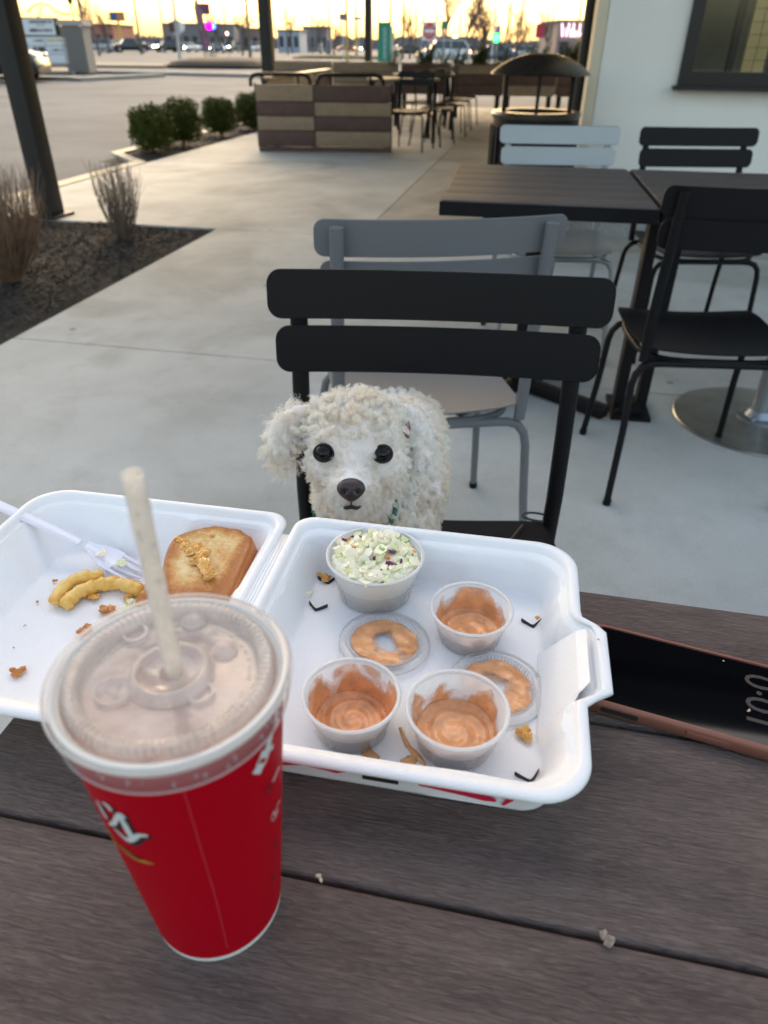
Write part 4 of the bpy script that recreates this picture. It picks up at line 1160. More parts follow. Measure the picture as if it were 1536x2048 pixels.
for (p0, p1) in ((505, 622), (636, 766)):
    X0, X1 = sx_(p0), sx_(p1); zt_ = sz_(150); zb_ = zs[-1] - .03; y = .06
    b = MB(); b.tube([(X0, y, zb_), (X0, y, zt_ - .06), (X0 + .03, y, zt_ - .015), (X0 + .09, y, zt_), (X1 - .09, y, zt_), (X1 - .03, y, zt_ - .015), (X1, y, zt_ - .06), (X1, y, zb_)], .022, 8)
    for f in (.2, .8): b.tube([(X0 + (X1 - X0) * f, y, zb_), (X0 + (X1 - X0) * f, y, zt_)], .014, 6)
    obj('handrail', b, MT['black'], scr, True, 50)
for x in (xa + .04, xa + .22, xm, xb - .05):
    b = MB(); b.lathe([(0, -.02), (.045, -.02), (.045, .02), (0, .02)], 16); b.v = [(x + q, .1 + c, max(.045 + p, 0.0)) for q, p, c in b.v]
    obj('castor', b, MT['black'], scr, True, 40)

# rear planter wall: box sections side by side
BY = 15.4
def bx_(px): return at(px, 150, y=BY).x
zt_, zlo = at(950, 130, y=BY).z, at(950, 192, y=BY).z
px_edges = [530, 660, 800, 905, 1010, 1115, 1180]
for k in range(6):
    X0, X1 = bx_(px_edges[k]), bx_(px_edges[k + 1]); yo = BY + (.9 - .3 * k if k < 3 else 0)
    t = thing('wooden_planter', ['long pale plank planter behind the left half of the striped screen', 'pale plank planter behind the right half of the striped screen', 'brown plank planter behind the black chairs', 'brown plank planter left of the domed bin', 'brown plank planter seen under the bin lid at left', 'brown plank planter seen under the bin lid at right'][k], 'planter', ((X0 + X1) / 2, yo, 0), 0, 'plank planters along the rear edge of the patio')
    W_ = X1 - X0 - .03
    plank_wall(t, -W_ / 2, W_ / 2, [zlo, zlo + (zt_ - zlo) * .36, zlo + (zt_ - zlo) * .7, zt_], 0, ((1, 1, 1) if k < 2 else (1 if k == 4 else 0, 0, 1 if k == 3 else 0)))
    b = MB(); b.box((0, .24, (zlo + zt_) / 2), (W_ - .03, .44, zt_ - zlo - .05)); obj('box', b, MT['black'], t)
    b = MB(); b.box((0, .03, zt_ + .012), (W_, .12, .024)); obj('top_cap', b, MT['wood_brown'] if k > 1 else MT['wood_tan'], t)
    for s in (-1, 1):
        b = MB(); b.box((s * (W_ / 2 - .08), .1, zlo / 2), (.08, .08, zlo)); obj('leg', b, MT['black'], t)
    if k >= 2:
        b = MB(); rg = random.Random(k); 
        for _ in range(120):
            x = rg.uniform(-W_ / 2, W_ / 2); x = round(x * 1.6) / 1.6 + rg.gauss(0, .08); h = rg.uniform(.15, .42); y = .24 + rg.uniform(-.1, .1)
            dx = rg.gauss(0, .10); b.add([(x, y, zt_ - .03), (x + .012, y, zt_ - .03), (x + dx + .004, y + rg.uniform(-.1, .1), zt_ + h), (x + dx * .5, y + .01, zt_ + h * .6)], [(0, 1, 2, 3)])
        o = obj('grasses', b, mat('planter_grass', (.09, .11, .035), rough=.8, var=.3, vs_=9), t); o['kind'] = 'stuff'
# rails seen through the bin and under the planters
# side planter running back along the patio edge
t = thing('side_planter', 'low pale plank planter running back from the striped screen', 'planter', (-1.62, 10.9, 0), R(83))
for k in range(3):
    for j in range(3):
        b = MB(); rbox(b, (0, 0, 0), (1.45, .025, .20), .004, 2); obj('plank', b, MT['wood_tan'] if (k + j) % 2 else MT['wood_brown'], t, True, 40, loc=(.75 + 1.48 * k, 0, .22 + .21 * j))
b = MB(); b.box((2.2, .02, .76), (4.4, .14, .03)); obj('top_cap', b, MT['wood_tan'], t)
# bar-side table and its chairs
t = thing('rear_table', 'pale topped rectangular table between the striped screen and the black chairs', 'table', (.18, 11.4, 0), R(4))
for k in range(5):
    b = MB(); rbox(b, (0, 0, 0), (.94, .145, .025), .003, 2); obj('table_slat', b, MT['wood_tan'], t, True, 40, loc=(0, -.3 + .15 * k, .755))
for sx in (-1, 1):
    for sy in (-1, 1):
        b = MB(); b.box((sx * .42, sy * .31, .37), (.045, .045, .74)); obj('leg', b, MT['black'], t)
for k, (x, y, a, lb_) in enumerate(((.62, 10.95, 62, 'nearest of the black chairs beyond the striped screen'), (.28, 10.35, -20, 'black chair tucked close to the right end of the striped screen'), (.86, 11.9, 60, 'second black chair back beyond the striped screen'),
                           (1.05, 12.9, 65, 'third black chair back beyond the striped screen'), (1.25, 13.9, 65, 'farthest black chair, by the rear planters'), (.45, 12.3, -110, 'black chair on the far left side of the rear tables'))):
    c = dup(c1, (x, y, 0), R(a), lb_, 'black chairs at the rear tables')
t = thing('rear_table', 'second dark table behind the black chairs near the rear planters', 'table', (.55, 13.3, 0), R(4))
for k in range(5):
    b = MB(); rbox(b, (0, 0, 0), (.94, .145, .025), .003, 2); obj('table_slat', b, MT['board2'], t, True, 40, loc=(0, -.3 + .15 * k, .755))
for sx in (-1, 1):
    for sy in (-1, 1):
        b = MB(); b.box((sx * .42, sy * .31, .37), (.045, .045, .74)); obj('leg', b, MT['black'], t)

# ------------------------------------------------------------------ our table
TZ = .75
tab = thing('picnic_table', 'brown composite plank table in the foreground under the food', 'table', (0, 0, TZ), R(-11.2))
edges = [.4890, .3470, .2035, .0600, -.0835, -.2270]
for k in range(5):
    v1, v0 = edges[k], edges[k + 1]
    b = MB(); L = 1.25; W_ = v1 - v0 - .0022
    # finely rounded plank: profile across v
    prof = []
    hw, th, r = W_ / 2, .025, .0050
    for a in np.linspace(0, 90, 6): prof.append((hw - r + r * math.sin(R(a)) , -r + r * math.cos(R(a))))
    prof = [(-x, z) for x, z in reversed(prof)][:0] + prof
    right = prof + [(hw, -th + .002), (hw - .002, -th)]
    left = [(-x, z) for x, z in reversed(right)]
    P = left + right; n = len(P); V = []
    xs = [-.306, -.304] + [-.304 + (L) * i / 6 for i in range(1, 7)]
    for i, x in enumerate(xs):
        q = .985 if i == 0 else 1
        for yy, z in P: V.append((x, yy * q, z if i else z - .0012 * (z > -.003)))
    F = []
    for i in range(len(xs) - 1):
        for j in range(n): F.append((i * n + j, (i + 1) * n + j, (i + 1) * n + (j + 1) % n, i * n + (j + 1) % n))
    F.append(tuple(range(n))); F.append(tuple((len(xs) - 1) * n + j for j in range(n - 1, -1, -1)))
    b.add(V, F); obj('plank', b, MT['board'], tab, True, 50, loc=(0, (v0 + v1) / 2, 0))
for x in (-.22, .3, .82):
    b = MB(); b.box((x, .13, -.045), (.05, .69, .036)); obj('cross_bar', b, MT['black'], tab)
b = MB(); rbox(b, (.3, .13, -.40), (.08, .08, .67), .006, 2, axis=2); obj('column', b, MT['black'], tab, True, 40)
b = MB(); b.lathe([(0, -.735), (.25, -.74), (.26, -.75)], 40, (.3, .13, 0)); obj('base_plate', b, MT['black'], tab, True)

# ================================================================== THINGS ON THE TABLE
BA = math.atan2(-.174, .985)
BC = Vector((.0205, .368, TZ))
def bw_(u, v, z=0.0):    # container frame -> world
    return Vector((BC.x + u * math.cos(BA) - v * math.sin(BA), BC.y + u * math.sin(BA) + v * math.cos(BA), TZ + z))
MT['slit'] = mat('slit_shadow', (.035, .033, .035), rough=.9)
box = thing('takeout_container', 'open white foam hinged takeout container lying flat on the table', 'food container', BC, BA)
def sq(h, hv, rr_, N=14, M_=26, cv=0.0, hs=0):
    """rounded square loop, ccw from right side; returns (u, v, side param)"""
    P = []; r0_ = rr_
    rs_ = [r0_ * (.55 if (hs and ax_ == hs) else 1) for ax_ in (1, -1, -1, 1)]
    for s, (ax, ay, a0) in enumerate(((1, 1, 0), (-1, 1, 90), (-1, -1, 180), (1, -1, 270))):
        r = rs_[s]
        for k in range(N):
            a = R(a0 + 90 * k / (N - 1))
            P.append((ax * (h - r) + r * math.cos(a), ay * (hv - r) + r * math.sin(a) + cv))
        # straight run to the next corner
        nx_ = ((-1, 1), (-1, -1), (1, -1), (1, 1))[s]; a = R(a0 + 90); r = rs_[(s + 1) % 4]
        p0 = P[-1]; p1 = (nx_[0] * (h - r) + r * math.cos(a), nx_[1] * (hv - r) + r * math.sin(a) + cv)
        for k in range(1, M_): P.append((p0[0] + (p1[0] - p0[0]) * k / M_, p0[1] + (p1[1] - p0[1]) * k / M_))
    return P
def tray(name, cu, tabdir, fh, label, rib_u=(), fc=0.0, fv=.0, deep=True):
    """outside skin up, over the rim, down the inside to the floor"""
    H_ = .1165
    # (half size u, half size v, radius, z, kind)
    L = [(fh + .005, fh + .005, .018, .0, 'o'), (fh + .0100, fh + .0100, .021, .0015, 'o'), (fh + .0108, fh + .0108, .022, .004, 'o'), (.1030, .1050, .028, .034, 'o'), (.1045, .1065, .028, .038, 'r'), (.1120, .1140, .030, .0385, 'r'),
         (.1155, .1175, .031, .0390, 'r'), (.1165, .1185, .032, .0408, 'r'), (.1160, .1180, .032, .0428, 'r'), (.1140, .1160, .031, .0440, 'r'), (.1112, .1132, .030, .0442, 'r'), (.1096, .1116, .029, .0434, 'r'),
         (.1088, .1108, .029, .0420, 'r'), (.1082, .1102, .029, .0388, 'i'), (.1078, .1098, .028, .0380, 'i'), (.1068, .1088, .028, .0376, 'i'), (.1044, .1064, .027, .0372, 'i'), (.1036, .1056, .027, .0366, 'i'), (.1028, .1048, .027, .0354, 'i'), ((.1028 + fh) / 2 + .0015, (.1048 + fh) / 2 + .0015, .023, .020, 'i'), (fh + .0042, fh + .0042, .019, .0068, 'i'), (fh + .0026, fh + .0026, .018, .0046, 'i'), (fh + .0008, fh + .0008, .017, .0037, 'i'), (fh - .0015, fh - .0015, .016, .0033, 'i'), (fh - .004, fh - .004, .014, .0033, 'i')]
    for k in range(1, 7):
        f = 1 - k / 7; L.append(((fh - .004) * f, (fh - .004) * f, .014 * f, .0033, 'i'))
    V = []; npt = None
    for li, (h, hv, r, z, kd) in enumerate(L):
        lowf = max(0, min(1, (.042 - z) / .04)) 
        P = sq(h, hv + (.0028 if kd == 'r' else .0018 if kd == 'i' and z > .03 else 0), max(r, .0006), hs=-tabdir)
        npt = len(P)
        for (u, v) in P:
            uu, vv, zz = u, v, z
            frac = lowf if kd != 'r' else 0
            uu += fc * lowf; vv += fv * lowf * (kd == 'i')
            # latch tab in the middle of the outer side
            if tabdir and u * tabdir > .06:
                wt = smooth01(v, -.047, -.034) * (1 - smooth01(v, .022, .036))
                if kd == 'r': uu += tabdir * .0165 * wt; zz -= .0006 * wt if z > .043 else 0
                elif kd == 'i': 
                    uu += tabdir * .020 * wt * max(0, min(1, (z - .004) / .03)); zz += .004 * wt * (1 if z > .03 else 0) 
                elif kd == 'o' and z > .02: uu += tabdir * .012 * wt
            # shallow ribs pressed in the walls
            if kd in 'io' and .003 < z < .037:
                for (rax, rc, rw, dep) in rib_u:
                    if rax == 'v+' and v > .06: q = (u - rc) / rw
                    elif rax == 'v-' and v < -.06: q = (u - rc) / rw
                    elif rax == 'u-' and u < -.06: q = (v - rc) / rw
                    elif rax == 'u+' and u > .06: q = (v - rc) / rw
                    else: continue
                    g_ = math.exp(-q * q) * dep
                    if rax[0] == 'v': vv -= g_ * (1 if rax[1] == '+' else -1)
                    else: uu -= g_ * (1 if rax[1] == '+' else -1)
            if kd == 'i' and z < .0035: zz += .0006 * mnoise.noise(Vector((u * 30, v * 30, 2)))
            V.append((uu + cu, vv, zz))
    F = []
    for i in range(len(L) - 1):
        for k in range(npt): F.append((i * npt + k, i * npt + (k + 1) % npt, (i + 1) * npt + (k + 1) % npt, (i + 1) * npt + k))
    F.append(tuple((len(L) - 1) * npt + k for k in range(npt)))
    F.append(tuple(range(npt - 1, -1, -1)))
    b = MB(); b.add(V, F)
    return obj(name, b, MT['foam'], box, True, 60, label=label)
lidp = tray('lid', 0.0, 1, .090, 'right half with the latch tab, holding the sauce cups', (('v+', -.070, .006, .003), ('v+', .03, .004, .0025), ('u+', .058, .004, .003), ('u+', -.060, .004, .003), ('v-', .045, .02, .0012), ('u-', .03, .005, .002)), fv=.006)
basep = tray('base', -.2395, -1, .080, 'left half holding the toast and fries', (('v+', -.028, .005, .004), ('v+', .032, .004, .004), ('u-', .0, .005, .003), ('v-', .0, .01, .002), ('u+', .02, .005, .002)))
for k, uu in enumerate((-.1172, -.1198, -.1224)):
    b = MB(); n = 10; V = []
    L_ = .092
    b.tube([(uu, -L_, .0405), (uu, -L_ * .5, .0412), (uu, L_ * .5, .0412), (uu, L_, .0405)], .0019, 8)
    obj('hinge_rib', b, MT['foam'], box, True)
# triangular gusset rising from the floor to the latch tab
b = MB()
b.add([(.0905, -.052, .0045), (.0905, .030, .0045), (.112, .022, .0395), (.1185, .020, .0445), (.1185, -.030, .0445), (.112, -.036, .0395), (.098, -.062, .012)],
      [(0, 1, 2, 5), (2, 3, 4, 5), (0, 5, 6)])
o = obj('latch_ramp', b, MT['foam'], lidp)
# V-shaped slits as dark strips, the shade of the cuts put into their colour
for (u, v, a) in ((-.0835, .0850, 15), (-.0835, .0505, -5), (.0862, .0640, 10), (.0855, -.0780, 20)):
    b = MB(); ca = R(a)
    pth = [(-.0078, .0042, .0003), (-.0062, .0022, .0012), (-.0042, .0006, .0008), (-.0018, -.0016, .0011), (.0004, -.0030, .0020), (.0026, -.0014, .0012), (.0050, .0010, .0010), (.0080, .0042, .0002)]
    V = []
    for i, (x, y, w_) in enumerate(pth):
        x0_, y0_, _q = pth[max(0, i - 1)]; x1_, y1_, _q = pth[min(7, i + 1)]; L_ = math.hypot(x1_ - x0_, y1_ - y0_)
        for s_ in (-1, 1):
            w_ = abs(w_) * (.62 if s_ < 0 else 1 / 1); X = x - (y1_ - y0_) / L_ * w_ * s_ * .8; Y = y + (x1_ - x0_) / L_ * w_ * s_ * .8
            for zz in (.0052 + .0012 * abs(x) / .008, .0030): V.append((u + X * math.cos(ca) - Y * math.sin(ca), v + X * math.sin(ca) + Y * math.cos(ca), zz))
    F = []
    for i in range(7):
        k = i * 4; F += [(k, k + 4, k + 6, k + 2), (k, k + 1, k + 5, k + 4), (k + 2, k + 6, k + 7, k + 3)]
    b.add(V, F)
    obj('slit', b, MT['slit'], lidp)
# print on the outside of the front wall (flat red and black strokes)
def wallpt(u, h):   # h 0..1 up the front wall
    hv = .1010 + (.1052 - .1010) * h
    return (u, -hv - .0007, .004 + .030 * h)
def wallstroke(pts, w_, m, name='print'):
    b = MB(); V = []; n = len(pts)
    for i, (u, h) in enumerate(pts):
        a = pts[max(0, i - 1)]; c = pts[min(n - 1, i + 1)]; dx, dh = c[0] - a[0], (c[1] - a[1]) * .033
        L = math.hypot(dx, dh) or 1; nx_, nh = -dh / L, dx / L
        ww = w_[i] if isinstance(w_, (list, tuple)) else w_
        for s in (-1, 1): V.append(wallpt(u + s * nx_ * ww, h + s * nh * ww / .033))
    b.add(V, [(2 * i, 2 * i + 2, 2 * i + 3, 2 * i + 1) for i in range(n - 1)]); obj(name, b, m, lidp)
wallstroke([(-.090, .30), (-.070, .25), (-.05, .42), (-.030, .34), (-.02, .48)], [.0005, .002, .0012, .0022, .0008], MT['red_print'])
wallstroke([(-.014, .30), (.008, .30)], .0026, MT['black_print'])
wallstroke([(.020, .35), (.032, .40), (.048, .38), (.060, .28), (.066, .2)], [.0008, .004, .0055, .0045, .001], MT['red_print'])
wallstroke([(.062, .75), (.070, .6), (.074, .35), (.070, .1)], [.0006, .0016, .0022, .001], MT['red_print'])

# ------------------------------------------------------------------ portion cups, sauce, coleslaw
MT['cup_pp'] = film('milky_plastic', (.99, .98, .965), .50, rough=.22, tl=.25, bump=.0002, bs=60)
MT['lid_clear'] = film('clear_plastic', (.85, .85, .87), .84, rough=.12, tl=.4)
SAUCE = (.76, .355, .16)
def portion_cup(x, y, rt, rb, h, label, seed):
    t = thing('portion_cup', label, 'cup', (x, y, TZ + .0042), R(seed * 40), 'small translucent portion cups in the container')
    b = MB(); th = .0006
    prof = [(0, .0), (rb - .002, 0), (rb, .0012), (rt - .0022, h - .0035), (rt - .0016, h - .0030), (rt - .0002, h - .0024), (rt + .0006, h - .0012), (rt + .0004, h), (rt - .0008, h + .0004), (rt - .0010, h - .0002), (rt - .0011, h - .003), (rb - .0008, .0020), (rb - .003, .0010), (0, .0010)]
    b.lathe(prof, 64); obj('body', b, MT['cup_pp'], t, True, 60)
    b = MB(); b.lathe([(rt - .0014, h - .0016), (rt + .0006, h - .0014), (rt + .0009, h - .0004), (rt + .0005, h + .0005), (rt - .0008, h + .0006), (rt - .0016, h + .0001)], 64)
    obj('rim', b, film('milky_rim', (.92, .91, .92), .2, rough=.2, tl=.4) if 'rimf' not in MT else MT['rimf'], t, True)
    MT['rimf'] = t.children[-1].data.materials[0] if t.children else None
    MT['rimf'] = bpy.data.materials['milky_rim']
    return t
def sauce_in(t, rt, rb, h, pool, label, seed, swirl=1.0, cover=.0, hi=.62, floor_amt=.0):
    """pool on the floor with swirled relief plus ragged smears up the wall"""
    x, y, z = t.location
    s = thing('sauce', label, 'sauce', (x, y, z), 0, 'orange dipping sauce in the portion cups')
    b = MB(); nR, nA = 26, 96; V = []; cov = []
    zp = .0016 + pool
    rpool = rb + (rt - rb) * (zp / h) - .0012
    for i in range(nR + 1):
        f = i / nR; r = rpool * f
        for k in range(nA):
            a = 2 * math.pi * k / nA
            px_, py_ = r * math.cos(a), r * math.sin(a)
            sw = math.sin(10 * f * math.pi * .5 + a * 1.0 + seed + 1.2 * mnoise.noise(Vector((px_ * 60, py_ * 60, seed))))
            ridge = mnoise.noise(Vector((px_ * 90 + seed, py_ * 45, seed)))
            z = zp + swirl * (.0010 * sw * f + .0017 * ridge) + .0016 * f ** 6
            V.append((px_, py_, z)); cov.append(.5 if floor_amt == 0 else .5 - floor_amt * (1 - smooth01(abs(f - .12), 0, .3)) - floor_amt * .6 * max(0, sw) * (f < .9))
    F = [(i * nA + k, i * nA + (k + 1) % nA, (i + 1) * nA + (k + 1) % nA, (i + 1) * nA + k) for i in range(nR) for k in range(nA)]
    n0 = len(V)
    nW = 16
    z0_ = .0013
    for i in range(nW + 1):
        f = i / nW; z = z0_ + (h - .003 - z0_) * f
        for k in range(nA):
            a = 2 * math.pi * k / nA
            r = rb + (rt - rb) * (z / h) - .0014
            V.append((r * math.cos(a), r * math.sin(a), z))
            edge = mnoise.noise(Vector((math.cos(a) * 1.6 + seed, math.sin(a) * 1.6, seed)))
            fz = max(0, (z - zp) / (h - .003 - zp)); cov.append(.5 if z <= zp else .34 + cover + .32 * edge - .50 * fz)
    for i in range(nW):
        for k in range(nA): F.append((n0 + i * nA + k, n0 + (i + 1) * nA + k, n0 + (i + 1) * nA + (k + 1) % nA, n0 + i * nA + (k + 1) % nA))
    b.add(V, F); me = b.mesh('sauce', True)
    ca = me.attributes.new('cover', 'FLOAT', 'POINT'); ca.data.foreach_set('value', cov)
    obj('sauce_film', me, smear('orange_sauce', SAUCE, 55, .43, .66, seed, rough=.13), s)
    return s
RT, RB, HH = .0312, .0238, .0300
SAU = [(.066, .402, .0302, .0230, .028, 'sauce cup at the back right, under the coleslaw cup on its right', 'orange sauce left in the cup at the back right', 1, .0045, .0, 0.0),
       (-.0195, .3155, .0312, .0238, .030, 'sauce cup at the front left beside the red drink cup', 'thin swirled sauce in the front left cup', 2, .0022, .13, .10),
       (.0475, .3040, .0320, .0245, .031, 'sauce cup at the front middle with the most sauce left', 'thick swirled sauce in the front middle cup', 3, .0062, -.05, .0)]
for (x, y, rt, rb, h, lc, ls, sd, pool, cov, fl) in SAU:
    t = portion_cup(x, y, rt, rb, h, lc, sd); sauce_in(t, rt, rb, h, pool, ls, sd, 1.0, cov, floor_amt=fl)
sc_t = portion_cup(-.0065, .4535, .0385, .0295, .038, 'larger translucent cup heaped with coleslaw at the back left', 4)
sl_t = thing('coleslaw', 'chopped creamy coleslaw heaped in the larger cup', 'coleslaw', (-.0065, .4535, TZ + .0045))
slm = [mat('cabbage_white', (.93, .86, .62), rough=.2, sss=.1, var=.08, vs_=60), mat('cabbage_pale_green', (.80, .80, .46), rough=.25, sss=.05, var=.12, vs_=60),
       mat('cabbage_green', (.36, .50, .14), rough=.35, var=.15, vs_=60), mat('cabbage_purple', (.16, .03, .10), rough=.35), mat('carrot_bit', (.70, .28, .08), rough=.4), mat('cabbage_cream', (.93, .86, .66), rough=.2)]
b = MB(); b.lathe([(.0, .0016), (.0288, .0016), (.0356, .033), (.033, .0355), (.02, .0368), (0, .037)], 40, wob=lambda a, j: -.006 + .004 * math.sin(a * 5 + j)); obj('dressing_mass', b, mat('slaw_mass', (.74, .71, .50), rough=.3, col2=(.90, .86, .72), vs_=120, bump=.001, bs=200), sl_t, True)
def chunk_mesh(seed, m, s=1.0):
    rg = random.Random(seed); b = MB(); ax, ay, az = rg.uniform(.0028, .0050) * s, rg.uniform(.0025, .0042) * s, rg.uniform(.0013, .0022) * s
    V = []
    for k in (-1, 1):
        for i, j in ((-1, -1), (.2, -1.15), (1, -.8), (1.1, .3), (.7, 1), (-.4, 1.1), (-1.1, .4)):
            V.append((i * ax * rg.uniform(.75, 1.1), j * ay * rg.uniform(.75, 1.1), k * az + .0012 * (i * i - j) * .5 * rg.uniform(.3, 1)))
    n = 7; b.add(V, [tuple(range(n - 1, -1, -1)), tuple(range(n, 2 * n))] + [(i, (i + 1) % n, n + (i + 1) % n, n + i) for i in range(n)])
    me = b.mesh('cabbage_piece', True, 50); me.materials.append(m); return me
chk = [chunk_mesh(i, slm[(0, 1, 5, 0, 5, 5, 0, 1, 5, 2)[i]], (1.1, .8, 1.2, .7, .9, .75, .6, 1.0, .7, .6)[i]) for i in range(10)] + [chunk_mesh(40, slm[3], .8), chunk_mesh(41, slm[3], .6), chunk_mesh(42, slm[4], .6)]
rg = random.Random(77)
for k in range(290):
    a = rg.uniform(0, 6.283); rr = math.sqrt(rg.random()) * .0335
    hz = .0370 + .0045 * (1 - (rr / .034) ** 2) + .004 * mnoise.noise(Vector((rr * math.cos(a) * 80, rr * math.sin(a) * 80, 0))) + rg.uniform(-.003, .003)
    me = chk[rg.randrange(10)] if rg.random() < .87 else chk[10 + rg.randrange(3)]
    o = bpy.data.objects.new('cabbage_piece', me); o.location = (rr * math.cos(a), rr * math.sin(a) , hz - .004)
    o.rotation_euler = (rg.gauss(0, .5), rg.gauss(0, .5), rg.uniform(0, 6.3)); link(o, sl_t)
# flat clear lids smeared with sauce
def flat_lid(x, y, r, label, seed, tilt, ls):
    t = thing('cup_lid', label, 'lid', (x, y, TZ + .0050), seed, 'clear lids lying in the container')
    t.rotation_euler = (R(tilt[0]), R(tilt[1]), seed)
    b = MB()
    b.lathe([(0, .0008), (r * .70, .0008), (r * .72, .0012), (r * .76, .0046), (r * .80, .0052), (r * .93, .0052), (r * .97, .0044), (r * .985, .0016), (r * 1.0, .0010)], 96)
    obj('disc', b, MT['lid_clear'], t, True, 60)
    b = MB()
    for k in range(64):
        a = 2 * math.pi * k / 64; c_, s_ = math.cos(a), math.sin(a)
        b.tube([(r * .725 * c_, r * .725 * s_, .0015), (r * .765 * c_, r * .765 * s_, .0050)], .00035, 4, cap=False)
    for rr in (.795, .985): b.tube([(r * rr * math.cos(a), r * rr * math.sin(a), .0052 if rr < .9 else .0014) for a in np.linspace(0, 2 * math.pi, 60)[:-1]], .0006, 6, closed=True)
    o = obj('flutes', b, film('clear_edge', (.9, .9, .92), .55, rough=.1) if 'ce' not in MT else MT['ce'], t, True); MT['ce'] = o.data.materials[0]; 
    s = thing('sauce_smear', ls, 'sauce', (x, y, TZ + .0062), 0, 'sauce smeared on the clear lids'); s.rotation_euler = t.rotation_euler
    b = MB(); V = []; cov = []; nR, nA = 22, 90
    for i in range(nR + 1):
        f = i / nR; rad = r * .735 * f
        for k in range(nA):
            a = 2 * math.pi * k / nA
            ring = math.exp(-((f - .68) / .30) ** 2)
            ang = .5 + .5 * math.cos(a - seed * 2.1)
            V.append((rad * math.cos(a), rad * math.sin(a), .0006 + .0018 * ring * ang + .0008 * mnoise.noise(Vector((rad * math.cos(a) * 150, rad * math.sin(a) * 150, seed)))))
            cov.append(-.03 + .36 * ring + .24 * ang * ring + .16 * math.sin(a * 2 + f * 9 + seed) * ring + .55 * mnoise.noise(Vector((rad * math.cos(a) * 70 + seed * 9, rad * math.sin(a) * 70, 4))))
    F = [(i * nA + k, i * nA + (k + 1) % nA, (i + 1) * nA + (k + 1) % nA, (i + 1) * nA + k) for i in range(nR) for k in range(nA)]
    b.add(V, F); me = b.mesh('smear', True); ca = me.attributes.new('cover', 'FLOAT', 'POINT'); ca.data.foreach_set('value', cov)
    obj('sauce_film', me, smear('lid_sauce', SAUCE, 60, .36, .74, seed + 5, rough=.13), s)
flat_lid(.0015, .3905, .0345, 'clear fluted lid smeared with sauce, in front of the coleslaw cup', .6, (0, 3), 'ring of orange sauce on the lid in front of the coleslaw')
flat_lid(.0800, .3480, .0340, 'clear fluted lid half under the front middle sauce cup', 2.6, (0, -4), 'curl of orange sauce on the lid behind the front middle cup')
# dribbles of sauce on the foam floor
def dribble(pts, w_, label, seed):
    b = MB(); V = []; cov = []; n = len(pts)
    P = [Vector(bw_(u, v, .0044)) for u, v in pts]
    Q = []
    for i in range(n - 1):
        for k in range(5): Q.append((P[i].lerp(P[i + 1], k / 5), (w_[i] * (1 - k / 5) + w_[i + 1] * k / 5)))
    Q.append((P[-1], w_[-1])); m_ = len(Q); c0 = Q[m_ // 2][0]
    for i, (p, ww) in enumerate(Q):
        d = (Q[min(i + 1, m_ - 1)][0] - Q[max(0, i - 1)][0]).normalized(); nn = Vector((-d.y, d.x, 0)); ww *= 1 + .35 * mnoise.noise(p * 220)
        for s in (-1, -.5, 0, .5, 1): V.append(p + nn * ww * s + Vector((0, 0, .0009 * (1 - s * s) - .0004)) - Vector(c0))
    F = [(i * 5 + j, i * 5 + j + 1, i * 5 + j + 6, i * 5 + j + 5) for i in range(m_ - 1) for j in range(4)]
    b.add(V, F)
    o = obj('sauce_dribble', b, mat('sauce_thin', (.62, .33, .14), rough=.2, var=.15, vs_=80) if 'st' not in MT else MT['st'], None, True, loc=c0); MT['st'] = o.data.materials[0]
    tag(o, label, 'sauce', 'sauce dribbles on the foam floor')
def uvp(px, py):
    p = at(px, py, z=TZ + .0044) - BC; return (p.x * math.cos(BA) + p.y * math.sin(BA), -p.x * math.sin(BA) + p.y * math.cos(BA))
dribble([uvp(*q) for q in ((715, 1470), (728, 1496), (742, 1510), (760, 1516))], [.0014, .0032, .0040, .0010], 'broad orange dribble below the front left sauce cup', 1)
dribble([uvp(*q) for q in ((800, 1455), (815, 1490), (838, 1515), (852, 1530))], [.0010, .0016, .0020, .0010], 'thin orange trail between the two front sauce cups', 2)
dribble([uvp(*q) for q in ((800, 1522), (818, 1522), (834, 1512))], [.0012, .0044, .0018], 'small orange blot near the front rim of the container', 3)
dribble([uvp(*q) for q in ((868, 1526), (880, 1532), (890, 1536))], [.0005, .0010, .0006], 'tiny orange streak right of the blot near the front rim', 4)

# crumbs
def crumb(name, p, s, m, label, cat, seed, group=None, flat=.6, n=3):
    rg = random.Random(seed); b = MB()
    for k in range(n):
        c = (rg.uniform(-1, 1) * s * .7, rg.uniform(-1, 1) * s * .7, s * flat * .5 + rg.uniform(0, .3) * s)
        b.ell(c, (s * rg.uniform(.4, .8), s * rg.uniform(.35, .7), s * flat * rg.uniform(.4, .8)), 9, 7, Matrix.Rotation(rg.uniform(0, 3), 3, 'Z'), .28, seed + k)
    o = obj(name, b, m, None, False, loc=p); return tag(o, label, cat, group)
MT['fried'] = mat('fried_batter', (.62, .27, .045), rough=.35, col2=(.80, .45, .12), vs_=160, bump=.0012, bs=300, coat=.3)
MT['fried_dark'] = mat('dark_batter', (.42, .12, .02), rough=.35, col2=(.66, .28, .06), vs_=140, bump=.001, bs=300, coat=.3)
MT['pale_crumb'] = mat('pale_crumb', (.62, .50, .36), rough=.7, var=.15, vs_=90)
def fl(px, py, z=.0045): return at(px, py, z=TZ + z)
crumb('batter_crumb', fl(1047, 1472), .0052, MT['fried'], 'golden lumpy batter crumb right of the front middle sauce cup', 'crumb', 3, n=7)
crumb('batter_crumb', fl(652, 1160), .0045, MT['fried'], 'golden batter flake left of the coleslaw cup', 'crumb', 4, n=5)
crumb('batter_crumb', fl(636, 1150), .0032, MT['fried'], 'smaller golden flake beside the back left slit', 'crumb', 14, n=3)
crumb('batter_crumb', fl(1074, 1239, .008), .0024, MT['fried'], 'tiny golden crumb caught in the right-hand slit', 'crumb', 5)
